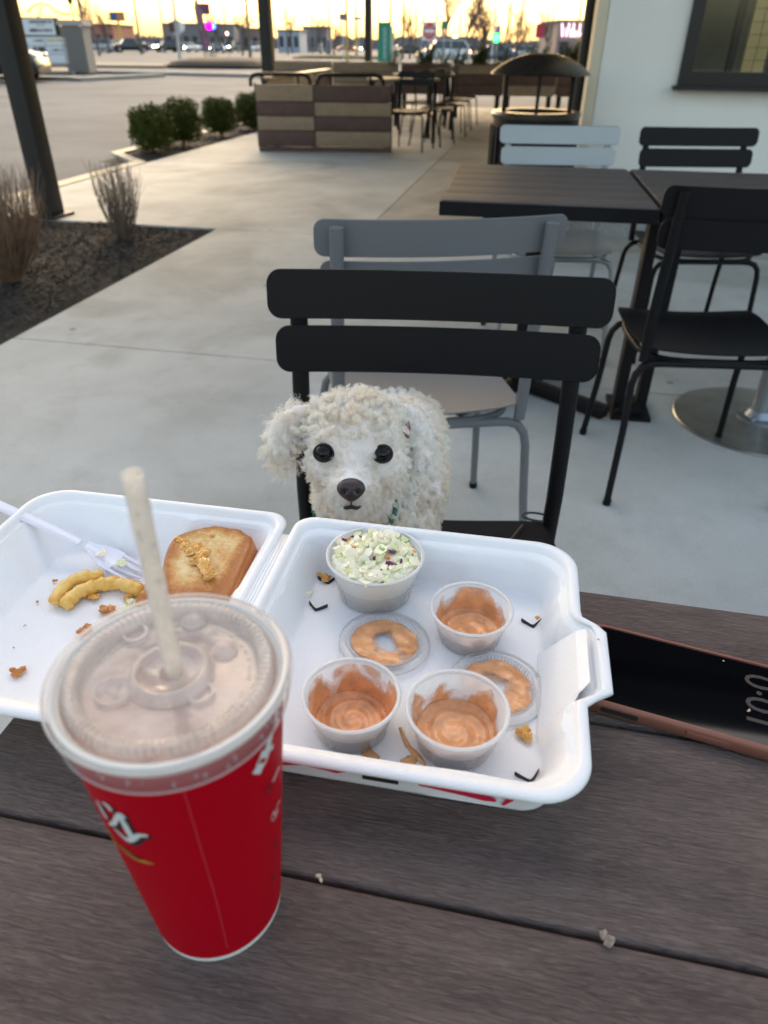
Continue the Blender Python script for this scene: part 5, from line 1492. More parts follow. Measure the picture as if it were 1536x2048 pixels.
crumb('batter_crumb', at(1196, 1280, z=TZ + .0445), .0011, MT['fried'], 'tiny crumb on the latch tab', 'crumb', 6)
crumb('batter_crumb', fl(637, 1527), .0012, MT['fried'], 'tiny crumb near the front left corner of the right half', 'crumb', 7)
o = crumb('cabbage_shred', fl(622, 1190), .0042, slm[0], 'pale cabbage shred between the two left slits', 'vegetable', 8, n=4)
crumb('batter_crumb', fl(36, 1346), .0050, MT['fried_dark'], 'dark amber batter lump near the front left rim', 'crumb', 9, n=6)
crumb('batter_crumb', fl(110, 1163), .0022, MT['fried_dark'], 'small brown crumb left of the fries', 'crumb', 10)
crumb('batter_crumb', fl(75, 1204), .0014, MT['fried_dark'], 'tiny brown crumb far left of the fries', 'crumb', 11)
crumb('batter_crumb', fl(186, 1200), .0048, MT['fried'], 'golden flake under the crinkle fries', 'crumb', 12, n=5)
crumb('batter_crumb', fl(215, 1228), .0060, MT['fried_dark'], 'rough brown batter piece behind the cup lid', 'crumb', 13, n=7)
crumb('batter_crumb', fl(172, 1265), .0055, MT['fried_dark'], 'rough brown batter piece touching the cup lid on the left', 'crumb', 15, n=6)
crumb('batter_crumb', fl(255, 1198), .0040, MT['fried'], 'golden flake below the fork tips', 'crumb', 16, n=4)
crumb('bread_crumb', fl(260, 1212), .0050, slm[1], 'pale yellow scrap just behind the cup lid', 'crumb', 17, n=3)
crumb('cabbage_shred', fl(360, 1068, .012), .0026, slm[2], 'small green cabbage shred left of the toast', 'vegetable', 18)
crumb('bread_crumb', fl(50, 1252), .0012, MT['pale_crumb'], 'tiny pale crumb on the left foam floor', 'crumb', 19)
crumb('bread_crumb', fl(26, 1296), .0010, MT['fried_dark'], 'tiny dark crumb near the left rim', 'crumb', 20)
crumb('bread_crumb', at(1214, 1880, z=TZ + .001), .0036, mat('dry_scrap', (.34, .27, .22), rough=.8, var=.4, vs_=200), 'dry brownish scrap wedged in the plank gap at lower right', 'crumb', 21, n=6, flat=.9)
crumb('bread_crumb', at(637, 1757, z=TZ - .001), .0020, MT['pale_crumb'], 'small pale crumb on the plank gap beside the red cup', 'crumb', 22)
crumb('bread_crumb', at(1497, 1422, z=TZ + .0125), .0012, MT['pale_crumb'], 'pale crumb on the dark phone screen', 'crumb', 23)
crumb('bread_crumb', at(1446, 1322, z=TZ + .0125), .0006, MT['pale_crumb'], 'speck on the phone screen near the far edge', 'crumb', 24)

# ------------------------------------------------------------------ toast
def toast():
    # outline in container frame (u, v), height
    c = Vector(bw_(-.178, .066, .0045)); t = thing('toast', 'thick slice of browned toast leaning in the left half of the container', 'bread', c, BA)
    out = []
    for px, py in ((326, 1128), (346, 1086), (388, 1070), (430, 1063), (470, 1068), (500, 1080), (505, 1098), (480, 1150), (458, 1192), (425, 1206), (380, 1206), (335, 1200), (322, 1165)):
        q = at(px, py, z=TZ + .034) - c; out.append((q.x * math.cos(BA) + q.y * math.sin(BA), -q.x * math.sin(BA) + q.y * math.cos(BA)))
    out.reverse() if sum(out[i][0] * out[i - 1][1] - out[i - 1][0] * out[i][1] for i in range(len(out))) > 0 else None
    n = 72; ang = []
    # resample with smoothing (closed Catmull-Rom)
    P = []
    m_ = len(out)
    for i in range(m_):
        p0, p1, p2, p3 = [Vector(out[(i + k - 1) % m_]) for k in range(4)]
        for q in range(7):
            s = q / 7; P.append(.5 * ((2 * p1) + (p2 - p0) * s + (2 * p0 - 5 * p1 + 4 * p2 - p3) * s * s + (3 * p1 - p0 - 3 * p2 + p3) * s ** 3))
    n = len(P); H_ = .029; V = []; F = []
    prof = [(.93, 0), (.985, .002), (1.0, .007), (.99, .014), (1.0, H_ - .004), (.985, H_ - .001), (.955, H_), (.88, H_ - .0008), (.75, H_ - .0012), (.55, H_ - .001), (.32, H_ - .0012), (.12, H_ - .0012)]
    for (k, z) in prof:
        for p in P:
            w_ = .0009 * mnoise.noise(Vector((p.x * k * 180, p.y * k * 180, z * 200)))
            V.append((p.x * k + w_, p.y * k + w_, z + (w_ * 1.2 if z > .02 else 0) + .10 * (p.y * k + .04) * (z / H_)))
            if p.x * k > .015: V[-1] = (V[-1][0] + .009 * (1 - z / H_) * smooth01(p.x * k, .015, .03), V[-1][1], V[-1][2])
    m2 = len(prof)
    for i in range(m2 - 1):
        for k in range(n): F.append((i * n + k, i * n + (k + 1) % n, (i + 1) * n + (k + 1) % n, (i + 1) * n + k))
    F.append(tuple((m2 - 1) * n + k for k in range(n))); F.append(tuple(range(n - 1, -1, -1)))
    nf_top = 6 * n
    b = MB(); b.add(V, F); me = b.mesh('slice', True)
    crust = mat('toast_crust', (.44, .12, .015), rough=.35, col2=(.64, .25, .05), vs_=35, bump=.0006, bs=250, coat=.25)
    me.materials.append(crust)
    top = bpy.data.materials.new('toast_crumb'); top.use_nodes = True; nn = top.node_tree.nodes; ll = top.node_tree.links; bs_ = nn['Principled BSDF']
    tc = nn.new('ShaderNodeTexCoord'); n1 = nn.new('ShaderNodeTexNoise'); n1.inputs['Scale'].default_value = 34; n1.inputs['Detail'].default_value = 6; n1.inputs['Roughness'].default_value = .7
    n2 = nn.new('ShaderNodeTexNoise'); n2.inputs['Scale'].default_value = 420; n2.inputs['Detail'].default_value = 3
    at_ = nn.new('ShaderNodeAttribute'); at_.attribute_name = 'edge'
    ll.new(tc.outputs['Object'], n1.inputs['Vector']); ll.new(tc.outputs['Object'], n2.inputs['Vector'])
    a1 = nn.new('ShaderNodeMath'); a1.operation = 'ADD'; ll.new(n1.outputs['Fac'], a1.inputs[0]); ll.new(at_.outputs['Fac'], a1.inputs[1])
    a2 = nn.new('ShaderNodeMath'); a2.operation = 'MULTIPLY_ADD'; a2.inputs[1].default_value = .22; ll.new(n2.outputs['Fac'], a2.inputs[0]); ll.new(a1.outputs[0], a2.inputs[2])
    cr = nn.new('ShaderNodeValToRGB'); e = cr.color_ramp.elements
    e[0].position = .45; e[0].color = (.78, .62, .36, 1); e[1].position = 1.15 if False else .98; e[1].color = (.40, .12, .02, 1)
    x = e.new(.62); x.color = (.72, .50, .22, 1); x = e.new(.78); x.color = (.60, .28, .07, 1)
    ll.new(a2.outputs[0], cr.inputs[0]); ll.new(cr.outputs[0], bs_.inputs['Base Color']); bs_.inputs['Roughness'].default_value = .45
    bp = nn.new('ShaderNodeBump'); bp.inputs['Distance'].default_value = .0009; ll.new(n2.outputs['Fac'], bp.inputs['Height']); ll.new(bp.outputs[0], bs_.inputs['Normal'])
    me.materials.append(top)
    mi = [0] * len(me.polygons)
    for i in range(len(mi)):
        if i >= 5 * n and i < (m2 - 1) * n + 1: mi[i] = 1
    me.polygons.foreach_set('material_index', mi)
    ed = []
    for (k, z) in prof:
        for p in P: ed.append(.06 + max(0, (k - .60)) * .85 + .10 * smooth01(p.x * k, .01, .04) + .16 * smooth01(-p.x * k, .025, .045) + .28 * smooth01(p.x * k, .018, .036) + .15 * smooth01(-p.y * k, .03, .05))
    ca = me.attributes.new('edge', 'FLOAT', 'POINT'); ca.data.foreach_set('value', ed)
    o = obj('slice', me, None, t)
    return t
toast()
# fried flake lying on the toast
c = at(398, 1112, z=TZ + .037); t = thing('batter_flake', 'crisp golden batter flake stuck on top of the toast', 'crumb', c)
b = MB(); rg = random.Random(6)
for k, (px, py, s) in enumerate(((358, 1080, .0036), (370, 1088, .0045), (383, 1094, .005), (395, 1098, .0055), (405, 1108, .005), (395, 1118, .0045), (408, 1128, .0055), (415, 1140, .0052), (420, 1150, .0036), (380, 1104, .004), (425, 1074, .002))):
    q = at(px, py, z=TZ + .037) - c
    b.ell(q, (s * 1.35, s * .95, .0024), 11, 8, Matrix.Rotation(rg.uniform(0, 3), 3, 'Z') @ Matrix.Rotation(rg.uniform(-.5, .5), 3, 'X'), .35, k)
obj('crust', b, MT['fried'], t)

# ------------------------------------------------------------------ crinkle fries
def fry(pts, label, seed, m, s=.0056):
    P = [at(px, py, z=TZ + z) for px, py, z in pts]; c0 = P[0].copy()
    Q = []; 
    for i in range(len(P) - 1):
        p0, p1, p2, p3 = P[max(0, i - 1)], P[i], P[i + 1], P[min(len(P) - 1, i + 2)]
        for q in range(10):
            f = q / 10; Q.append(.5 * ((2 * p1) + (p2 - p0) * f + (2 * p0 - 5 * p1 + 4 * p2 - p3) * f * f + (3 * p1 - p0 - 3 * p2 + p3) * f ** 3))
    Q.append(P[-1]); n = len(Q)
    L = [0]
    for a, c in zip(Q, Q[1:]): L.append(L[-1] + (c - a).length)
    b = MB(); rs = []
    for i in range(n):
        e = min(1, (L[i] + .001) / .004, (L[-1] - L[i] + .001) / .004)
        rs.append(s * (.55 + .45 * e) * (1 + .075 * math.sin(L[i] / .0085 * 2 * math.pi) + .05 * math.sin(L[i] / .0031 + seed)))
    b.tube([q - c0 for q in Q], rs, 10)
    rg = random.Random(seed)
    b.v = [tuple(Vector(v) + Vector((1, 1, 1)) * .0012 * mnoise.noise(Vector(v) * 230 + Vector((seed, 0, 0)))) for v in b.v]
    o = obj('crinkle_fry', b, m, None, True, loc=c0); tag(o, label, 'fries', 'crinkle cut fries left in the container')
MT['fry'] = mat('golden_fry', (.74, .38, .05), rough=.32, col2=(.90, .60, .17), vs_=90, bump=.0007, bs=260, coat=.3)
fry([(128, 1212, .009), (150, 1190, .010), (180, 1175, .010), (225, 1166, .010), (262, 1173, .010), (288, 1182, .009)], 'curved golden fry in front, running towards the toast', 1, MT['fry'])
fry([(108, 1204, .010), (125, 1178, .011), (150, 1160, .012), (180, 1153, .012), (206, 1150, .011)], 'curved crinkle fry behind the front one', 2, MT['fry'], .0052)
fry([(112, 1208, .006), (128, 1200, .007), (148, 1186, .008)], 'short browned fry end at the left of the two curved fries', 3, MT['fried'], .0045)
fry([(278, 1208, .004), (290, 1196, .010), (296, 1180, .016)], 'dark crusty piece between the straw and the toast', 4, MT['fried_dark'], .0048)

# ------------------------------------------------------------------ plastic fork
t = thing('plastic_fork', 'white plastic fork resting on the left rim of the container', 'fork', bw_(-.2615, .055, .02))
wp = mat('white_plastic', (.82, .80, .88), rough=.2, sss=.15, spec=.6)
pe = [at(-60, 985, z=TZ + .058), at(0, 1012, z=TZ + .048), at(85, 1050, z=TZ + .034), at(160, 1086, z=TZ + .0215)]
tipdir = at(290, 1150, z=TZ + .0075)
neck = at(172, 1092, z=TZ + .0205)
org = t.location.copy()
b = MB(); wid = [.0052, .0052, .0046, .0036]
side = (pe[3] - pe[1]).normalized().cross(Vector((0, 0, 1))).normalized()
V = []
for p, w_ in zip(pe, wid):
    for s, z in ((-1, -.0006), (-.9, .0014), (-.35, .0008), (.35, .0008), (.9, .0014), (1, -.0006), (.3, -.0008), (-.3, -.0008)): V.append(p + side * s * w_ + Vector((0, 0, z)) - org)
F = [(i * 8 + k, i * 8 + (k + 1) % 8, (i + 1) * 8 + (k + 1) % 8, (i + 1) * 8 + k) for i in range(3) for k in range(8)] + [tuple(range(7, -1, -1)), tuple(24 + k for k in range(8))]
b.add(V, F); obj('handle', b, wp, t, True, 50)
d = (tipdir - neck); d2 = d.normalized(); side = d2.cross(Vector((0, 0, 1))).normalized(); upv = side.cross(d2)
b = MB(); V = []; prof = [(0, .0036, 0), (.10, .0050, -.0006), (.22, .0090, -.0020), (.38, .0122, -.0034), (.52, .0126, -.0040)]
L = d.length
for f, w_, z in prof:
    for s in (-1, -.5, 0, .5, 1): V.append(neck + d2 * L * f + side * s * w_ + upv * (z + .0018 * s * s) - org)
m5 = len(V); V += [Vector(v) + upv * .0012 for v in V]
F = [(i * 5 + j, i * 5 + j + 1, i * 5 + j + 6, i * 5 + j + 5) for i in range(4) for j in range(4)]
F += [tuple(m5 + q for q in reversed(f)) for f in F]
for i in range(4): F += [(i * 5, (i + 1) * 5, m5 + (i + 1) * 5, m5 + i * 5), (i * 5 + 4, m5 + i * 5 + 4, m5 + (i + 1) * 5 + 4, (i + 1) * 5 + 4)]
b.add(V, F); obj('head', b, wp, t, True, 50)
for s in (-.82, -.28, .28, .82):
    b = MB(); p0 = neck + d2 * L * .50 + side * s * .0126 - upv * .003 - org
    b.tube([p0, p0 + d2 * L * .25 - upv * .001, p0 + d2 * L * .48 + upv * .0012], [.0021, .0019, .0009], 8); obj('tine', b, wp, t, True, 50)
crumb('cabbage_shred', neck + d2 * L * .30 + Vector((0, 0, .001)), .0042, slm[0], 'pale cabbage shred on the fork head', 'vegetable', 31, n=4, flat=.4)
crumb('cabbage_shred', neck + d2 * L * .62 + Vector((0, 0, .0004)), .0040, slm[1], 'light green cabbage shred on the fork tines', 'vegetable', 32, n=4, flat=.4)

# ------------------------------------------------------------------ phone
pa_ = R(-21); P0 = Vector((.361 * .358, .361 * .934, 0)); ad = Vector((math.cos(pa_), math.sin(pa_), 0)); nd = Vector((-math.sin(pa_), math.cos(pa_), 0))
pc = P0 + ad * .083 + nd * .0405 + Vector((0, 0, TZ))
ph = thing('smartphone', 'black-screened phone in a copper coloured case beside the container', 'phone', pc, pa_)
cop = mat('copper_case', (.26, .105, .075), rough=.4, metal=.35, bump=.00005, bs=900)
def rrect(hx, hy, r, n=8):
    P = []
    for qx, qy, a0 in ((1, 1, 0), (-1, 1, 90), (-1, -1, 180), (1, -1, 270)):
        for k in range(n + 1): P.append((qx * (hx - r) + r * math.cos(R(a0 + 90 * k / n)), qy * (hy - r) + r * math.sin(R(a0 + 90 * k / n))))
    return P
b = MB(); V = []; lv = [(0.0815, .0390, .0), (.0830, .0405, .002), (.0832, .0407, .007), (.0828, .0403, .0112), (.0815, .0390, .0122), (.0802, .0377, .0118), (.0800, .0375, .0100)]
for hx, hy, z in lv: V += [(x, y, z + .0006) for x, y in rrect(hx, hy, .0125)]
n = len(V) // len(lv); F = [(i * n + k, i * n + (k + 1) % n, (i + 1) * n + (k + 1) % n, (i + 1) * n + k) for i in range(len(lv) - 1) for k in range(n)] + [tuple(range(n - 1, -1, -1))]
b.add(V, F); obj('case', b, cop, ph, True, 60)
b = MB(); P = rrect(.0798, .0373, .0115); n = len(P); b.add([(x, y, .0112) for x, y in P], [tuple(range(n))])
scrn = obj('screen', b, mat('phone_glass', (.002, .002, .003), rough=.04, spec=.5), ph)
# oblong cut-out (a black plate in place of a hole) and side button
b = MB(); P = [(-.052 + .0115 * x + (.0016 * math.copysign(1, x)) * 0, .0) for x in (-1, 1)]
pts = []
for k in range(9): a = R(90 + 180 * k / 8); pts.append((-.061 + .0019 * math.cos(a), .0066 + .0019 * math.sin(a)))
for k in range(9): a = R(-90 + 180 * k / 8); pts.append((-.040 + .0019 * math.cos(a), .0066 + .0019 * math.sin(a)))
n = len(pts); b.add([(x, -.0412, z) for x, z in pts] + [(x, -.0398, z) for x, z in pts], [tuple(range(n))] + [(i, (i + 1) % n, n + (i + 1) % n, n + i) for i in range(n)])
obj('cut_out', b, MT['hole'], ph)
b = MB(); rbox(b, (.005, -.0410, .0066), (.026, .0012, .0042), .0005, 2); obj('side_button', b, cop, ph, True, 40)
_q = at(1560, 1412, z=TZ + .0118) - pc; _cx = _q.x * math.cos(pa_) + _q.y * math.sin(pa_); _cy = -_q.x * math.sin(pa_) + _q.y * math.cos(pa_)
me = text_mesh('10:0', .031); o = obj('clock_digits', me, mat('dim_digits', (.0, .0, .0), emit=(.30, .24, .25), es=.03), ph, loc=(_cx, _cy, .01128)); o.rotation_euler = (0, 0, R(90))
# keep only what fits on the glass
for v in me.vertices:
    pass

# ------------------------------------------------------------------ drink cup
CP = Vector((-.0855, .204, TZ)); cup = thing('drink_cup', 'tall red paper cup with a clear lid standing in the foreground', 'cup', CP); cup.scale = (1, 1, 1.045)
RB_, RT_, CH = .0325, .0448, .156
def cr_(z): return RB_ + (RT_ - RB_) * z / CH
redp = mat('red_paper', (.44, .0, .010), rough=.5, spec=.12, coat=.0, bump=.00004, bs=500)
whp = mat('white_paper', (.80, .78, .74), rough=.5)
b = MB(); b.lathe([(0, .006), (RB_ - .001, .006), (RB_ - .0005, .0), (RB_ + .0001, .0), (cr_(.0035) + .0001, .0035)], 96); obj('base_edge', b, whp, cup, True, 50)
b = MB(); b.lathe([(cr_(.0035) + .0002, .0035), (cr_(.15) + .0002, .15), (cr_(.154) + .0002, .1545)], 128); obj('sleeve', b, redp, cup, True, 50)
b = MB(); b.lathe([(cr_(.1535) - .0003, .1535), (RT_ + .0008, .1552), (RT_ + .0018, .1562), (RT_ + .0021, .1582), (RT_ + .0014, .1602), (RT_ - .0002, .1605), (RT_ - .0018, .159), (RT_ - .0022, .156), (cr_(.14) - .0015, .14), (cr_(.10) - .0015, .10)], 96); obj('rolled_rim', b, whp, cup, True)
b = MB(); b.lathe([(0, .1405), (cr_(.14) - .0017, .1405)], 64); obj('drink', b, mat('iced_drink', (.50, .32, .26), rough=.12, col2=(.78, .60, .54), vs_=60, bump=.0012, bs=120), cup, True)
# glued side seam: drawn below as a lighter stripe, the paper has no step
def cone_hit(px, py):
    d = ray(px, py); o_ = CC - np.array([CP.x, CP.y, CP.z]); k = (RT_ - RB_) / CH
    A = d[0] ** 2 + d[1] ** 2 - (k * d[2]) ** 2; B = 2 * (o_[0] * d[0] + o_[1] * d[1] - k * d[2] * (RB_ + k * o_[2])); Cc = o_[0] ** 2 + o_[1] ** 2 - (RB_ + k * o_[2]) ** 2
    D = B * B - 4 * A * Cc
    t_ = -B / (2 * A) if D < 0 else (-B - math.sqrt(D)) / (2 * A)
    q = o_ + d * t_; return (math.atan2(q[1], q[0]), float(q[2]))
def cstroke(P, w_, m, name, off=.0004, parent=None, shift=(0, 0)):
    """flat printed stroke following the paper"""
    pts = [(a * 1.0, z) for a, z in P]; Q = []
    n = len(pts)
    for i in range(n - 1):
        p0, p1, p2, p3 = [Vector(pts[max(0, min(n - 1, i + k))]) for k in (-1, 0, 1, 2)]
        for q in range(6):
            f = q / 6; Q.append((.5 * ((2 * p1) + (p2 - p0) * f + (2 * p0 - 5 * p1 + 4 * p2 - p3) * f * f + (3 * p1 - p0 - 3 * p2 + p3) * f ** 3), w_[i] * (1 - f) + w_[i + 1] * f))
    Q.append((Vector(pts[-1]), w_[-1])); V = []; m_ = len(Q)
    for i, (p, ww) in enumerate(Q):
        d = Q[min(i + 1, m_ - 1)][0] - Q[max(0, i - 1)][0]; r = cr_(p.y); dx, dz = d.x * r, d.y; L = math.hypot(dx, dz) or 1
        for s in (-1, 1):
            a = p.x + (-dz / L * ww * s + shift[0]) / r; z = p.y + dx / L * ww * s + shift[1]; rr = cr_(z) + .0002 + off
            V.append((rr * math.cos(a), rr * math.sin(a), z))
    b = MB(); b.add(V, [(2 * i, 2 * i + 2, 2 * i + 3, 2 * i + 1) for i in range(m_ - 1)]); return obj(name, b, m, parent or cup)
def cs(pix, w_, m, name, **k): return cstroke([cone_hit(x, y) for x, y in pix], w_, m, name, **k)
prw = mat('print_white', (.66, .68, .66), rough=.45); prb = mat('print_black', (.02, .015, .015), rough=.5); prg = mat('print_gold', (.55, .27, .04), rough=.45)
strokes = [([(214, 1622), (222, 1626), (231, 1637)], [.0006, .0013, .0011]), ([(203, 1616), (212, 1634), (222, 1650)], [.0005, .0010, .0012]),
           ([(227, 1661), (236, 1659), (242, 1649), (249, 1645), (257, 1652)], [.0008, .0012, .0012, .0015, .0008]), ([(246, 1646), (256, 1662), (266, 1680), (273, 1689)], [.0010, .0016, .0016, .0011]),
           ([(236, 1668), (248, 1680), (262, 1691), (274, 1688), (283, 1683), (301, 1684)], [.0006, .0009, .0015, .0015, .0012, .0009])]
for P, w_ in strokes: cs(P, [x * 1.5 for x in w_], prb, 'script_shadow', off=.00025, shift=(.0012, -.0014))
for P, w_ in strokes: cs(P, w_, prw, 'script_letter', off=.0005)
cs([(222, 1668), (234, 1690), (252, 1708), (275, 1724), (312, 1737)], [.0002, .0010, .0019, .0020, .0003], prg, 'gold_swoosh')
cs([(240, 1697), (255, 1710), (280, 1725), (290, 1729)], [.0003, .0007, .0008, .0003], prb, 'swoosh_lettering', off=.0005)
# block letters and small print near the right outline
cs([(513, 1552), (527, 1551)], [.0030, .0030], prw, 'block_letter'); cs([(518, 1537), (537, 1527)], [.0034, .0034], prw, 'block_letter', off=.0005)
cs([(519, 1541), (530, 1537)], [.0010, .0010], redp, 'block_letter_gap', off=.0007)
cs([(533, 1509), (543, 1500)], [.0026, .0030], prw, 'block_letter'); cs([(541, 1515), (546, 1511)], [.0012, .0012], prw, 'block_letter')
pk = mat('print_pink', (.62, .30, .30), rough=.5)
cs([(541, 1648), (546, 1635), (552, 1640), (553, 1622), (559, 1610)], [.0006, .0009, .0008, .0009, .0005], pk, 'small_script'); cs([(542, 1650), (548, 1645), (556, 1628)], [.0004, .0006, .0004], pk, 'small_script', off=.0006)
for j in range(6): cs([(544 + j * 2, 1576 - j * 5), (549 + j * 2, 1573 - j * 5)], [.0006, .0006], pk, 'small_print')
cs([(547, 1702), (553, 1688)], [.0011, .0011], prb, 'dark_mark'); cs([(542, 1765), (548, 1752)], [.0010, .0010], prb, 'dark_mark')
cs([(533, 1590), (541, 1596), (541, 1580)], [.0005, .0005, .0004], mat('print_maroon', (.20, .01, .02), rough=.5), 'faint_outline')
# seam stripe, its highlight put into a lighter red
sm = mat('seam_highlight', (.60, .06, .07), rough=.35)
A_ = [cone_hit(x, y) for x, y in ((372, 1600), (408, 1720), (432, 1800), (455, 1895))]
cstroke(A_, [.00016] * 4, sm, 'side_seam', off=.0003)

# clear lid
lidm = film('clear_lid', (.98, .86, .80), .60, rough=.10, tl=.45, spots=45, bump=.0002, bs=130)
edg = film('lid_edge', (.92, .88, .82), .52, rough=.08, tl=.4)
skm = film('lid_skirt', (.85, .82, .82), .80, rough=.08, tl=.4)
def zl(z): return z
lp = [(.0474, .1475), (.0480, .1472), (.0488, .1500), (.0500, .1560), (.0502, .1600), (.0490, .1622), (.0470, .1622), (.0452, .1600), (.0446, .1560), (.0432, .1552), (.0424, .1570), (.0420, .1612), (.0412, .1628), (.0378, .1630), (.0368, .1622), (.0360, .1590), (.0352, .1578), (.0200, .1578), (.0180, .1580)]
b = MB(); b.lathe(lp[:9], 120); b_skirt = b
b = MB(); b.lathe(lp[8:] + [(.0175, .1595), (.0160, .1618), (.0148, .1624), (.0128, .1618), (.0118, .1606), (.0050, .1600), (.0042, .1580), (.0040, .1560)], 120)
lo = obj('lid', b, lidm, cup, True, 50); lo.scale = (.968, .968, 1); obj('skirt', b_skirt, skm, lo, True, 50)
b = MB()
for k in range(84):
    a = 2 * math.pi * k / 84; c_, s_ = math.cos(a), math.sin(a)
    b.tube([(.0424 * c_, .0424 * s_, .1600), (.0415 * c_, .0415 * s_, .1632), (.0376 * c_, .0376 * s_, .1634), (.0364 * c_, .0364 * s_, .1608)], .00034, 5, cap=False)
obj('flute_ring', b, edg, lo, True)
for rr, zz, th in ((.0502, .1604, .0005), (.0352, .1582, .0004), (.0178, .1590, .0004), (.0145, .1625, .0005), (.0480, .1471, .0004)):
    b = MB(); b.tube([(rr * math.cos(a), rr * math.sin(a), zz) for a in np.linspace(0, 2 * math.pi, 97)[:-1]], th, 8, closed=True); obj('moulded_ring', b, edg, lo, True)
# condensation drops under the skirt
b = MB(); rg = random.Random(5)
for k in range(60):
    a = rg.uniform(0, 6.283); z = rg.uniform(.1475, .152); r = cr_(z) + .0022; s = rg.uniform(.0004, .0010)
    b.ell((r * math.cos(a), r * math.sin(a), z), (s, s, s * 1.3), 7, 5)
o = obj('condensation', b, film('water_drop', (.9, .88, .86), .6, rough=.05), lo, True); o['kind'] = 'stuff'
def lidp_(px, py): 
    p = at(px, py, z=TZ + .158) - CP; return p.x, p.y
for k, (px, py, kind) in enumerate(((393, 1266, 0), (458, 1324, 0), (275, 1292, 1), (408, 1416, 1), (231, 1412, 2))):
    x, y = lidp_(px, py); b = MB()
    if kind == 0: b.lathe([(.0052, .1580), (.0050, .1590), (.0036, .1612), (.0018, .1618), (0, .1619)], 28, (x, y, 0))
    elif kind == 1: b.lathe([(.0060, .1582), (.0054, .1600), (.0046, .1600), (.0038, .1580), (.0020, .1562), (0, .1558)], 28, (x, y, 0))
    else: b.lathe([(.0078, .1580), (.0076, .1594), (.0070, .1598), (.0064, .1588), (0, .1588)], 36, (x, y, 0))
    o = obj('dimple', b, lidm, lo, True, 60)
    b = MB(); rr = (.0050, .0056, .0074)[kind]; b.tube([(x + rr * math.cos(a), y + rr * math.sin(a), .1592 + .0006 * (kind > 0)) for a in np.linspace(0, 2 * math.pi, 33)[:-1]], .00045, 6, closed=True); obj('dimple_ring', b, edg, o, True)
    if kind == 2:
        b = MB(); tr = [(x + .0036 * math.cos(R(q)), y + .0036 * math.sin(R(q)), .1592) for q in (60, 180, 300)]; b.tube(tr, .0004, 5, closed=True); obj('recycling_mark', b, edg, o, True)
        me = text_mesh('5', .0045, .0002); o2 = obj('recycling_digit', me, edg, o, loc=(x, y - .0016, .1592))
# raised embossed lettering around the plate (illegible at this size)
b = MB(); rg = random.Random(15)
for k in range(70):
    a = R(-70) + k * R(3.4)
    if rg.random() < .2: continue
    r = .0325; h = rg.uniform(.0008, .0016)
    b.box((r * math.cos(a), r * math.sin(a), .1583), (h, .0005, .0005), rz=a)
    if rg.random() < .5: b.box(((r - h * .4) * math.cos(a + .02), (r - h * .4) * math.sin(a + .02), .1583), (.0005, .0009, .0005), rz=a)
obj('embossing', b, edg, lo)['kind'] = 'stuff'
# folded flaps of the straw cross-cut
for a0 in (20, 110, 200, 290):
    a = R(a0); b = MB(); c_, s_ = math.cos(a), math.sin(a); c2, s2 = math.cos(a + 1.3), math.sin(a + 1.3)
    b.add([(.0118 * c_, .0118 * s_, .1610), (.0118 * c2, .0118 * s2, .1610), (.0045 * c2, .0045 * s2, .1545), (.0045 * c_, .0045 * s_, .1545)], [(0, 1, 2, 3)])
    obj('straw_flap', b, edg, lo)
# straw
st = thing('drinking_straw', 'milky translucent straw standing in the drink cup lid', 'straw', (CP.x, CP.y, TZ + .02))
tp = at(264, 947, y=.199); bt = Vector((-.0845, .2055, TZ + .150)); dn = (bt - tp).normalized()
r_ = .0037; b = MB(); b.tube([tp - Vector(st.location), (tp + bt) / 2 - Vector(st.location), bt - Vector(st.location), bt + dn * .11 - Vector(st.location)], r_, 28, cap=False)
b.tube([tp + dn * .0004 - Vector(st.location), (tp + bt) / 2 - Vector(st.location), bt - Vector(st.location)], r_ - .0004, 28, cap=False)
obj('tube', b, film('milky_straw', (.97, .93, .88), .50, rough=.22, tl=.55, spots=60), st, True)
b = MB(); rg = random.Random(3); 
for k in range(30):
    f = rg.uniform(.0, .42); a = rg.uniform(0, 6.28); p = tp.lerp(bt, f) + Vector((math.cos(a), math.sin(a), 0)) * (r_ - .0003) - Vector(st.location); s = rg.uniform(.0003, .0007)
    b.ell(p, (s, s, s * 1.4), 6, 5)
o = obj('droplets', b, film('straw_drop', (.75, .72, .65), .5, rough=.05), st, True); o['kind'] = 'stuff'

# ================================================================== THE DOG
HC = at(716, 893, z=.775) if False else None
_d = ray(713, 893); _t = .765
HC = CC + _d * _t
_o = -_d / np.linalg.norm(_d); _r = CR - _o * np.dot(CR, _o); _r /= np.linalg.norm(_r); _u = np.cross(_o, _r)
# right (picture), up, towards the viewer; the head is cocked a touch
def hp(x, y, o): return HC + _r * x + _u * y + _o * o
SEATZ = .452
dog = thing('dog', 'small white curly-haired dog standing on the black chair looking at the viewer', 'dog', (.0, .76, SEATZ))
DO = np.array([.0, .76, SEATZ])
bb = MB()
HRot = Matrix(((_r[0], _u[0], _o[0]), (_r[1], _u[1], _o[1]), (_r[2], _u[2], _o[2])))
def hell(x, y, o, rx, ry, ro): bb.ell(hp(x, y, o) - DO, (rx, ry, ro), 24, 16, HRot)
def wcap(p0, p1, r0, r1, n=7):
    p0 = np.array(p0, float); p1 = np.array(p1, float)
    for i in range(n):
        f = i / (n - 1); r = r0 + (r1 - r0) * f; bb.ell(p0 + (p1 - p0) * f - DO, (r, r, r), 18, 12)
hell(0, .006, 0, .052, .047, .048)           # skull
hell(0, .026, -.006, .044, .030, .040)       # crown
hell(-.028, -.018, .008, .026, .026, .028)   # cheeks
hell(.028, -.018, .008, .026, .026, .028)
hell(-.005, -.040, .034, .026, .023, .034)   # muzzle
hell(-.005, -.040, .052, .019, .017, .022)
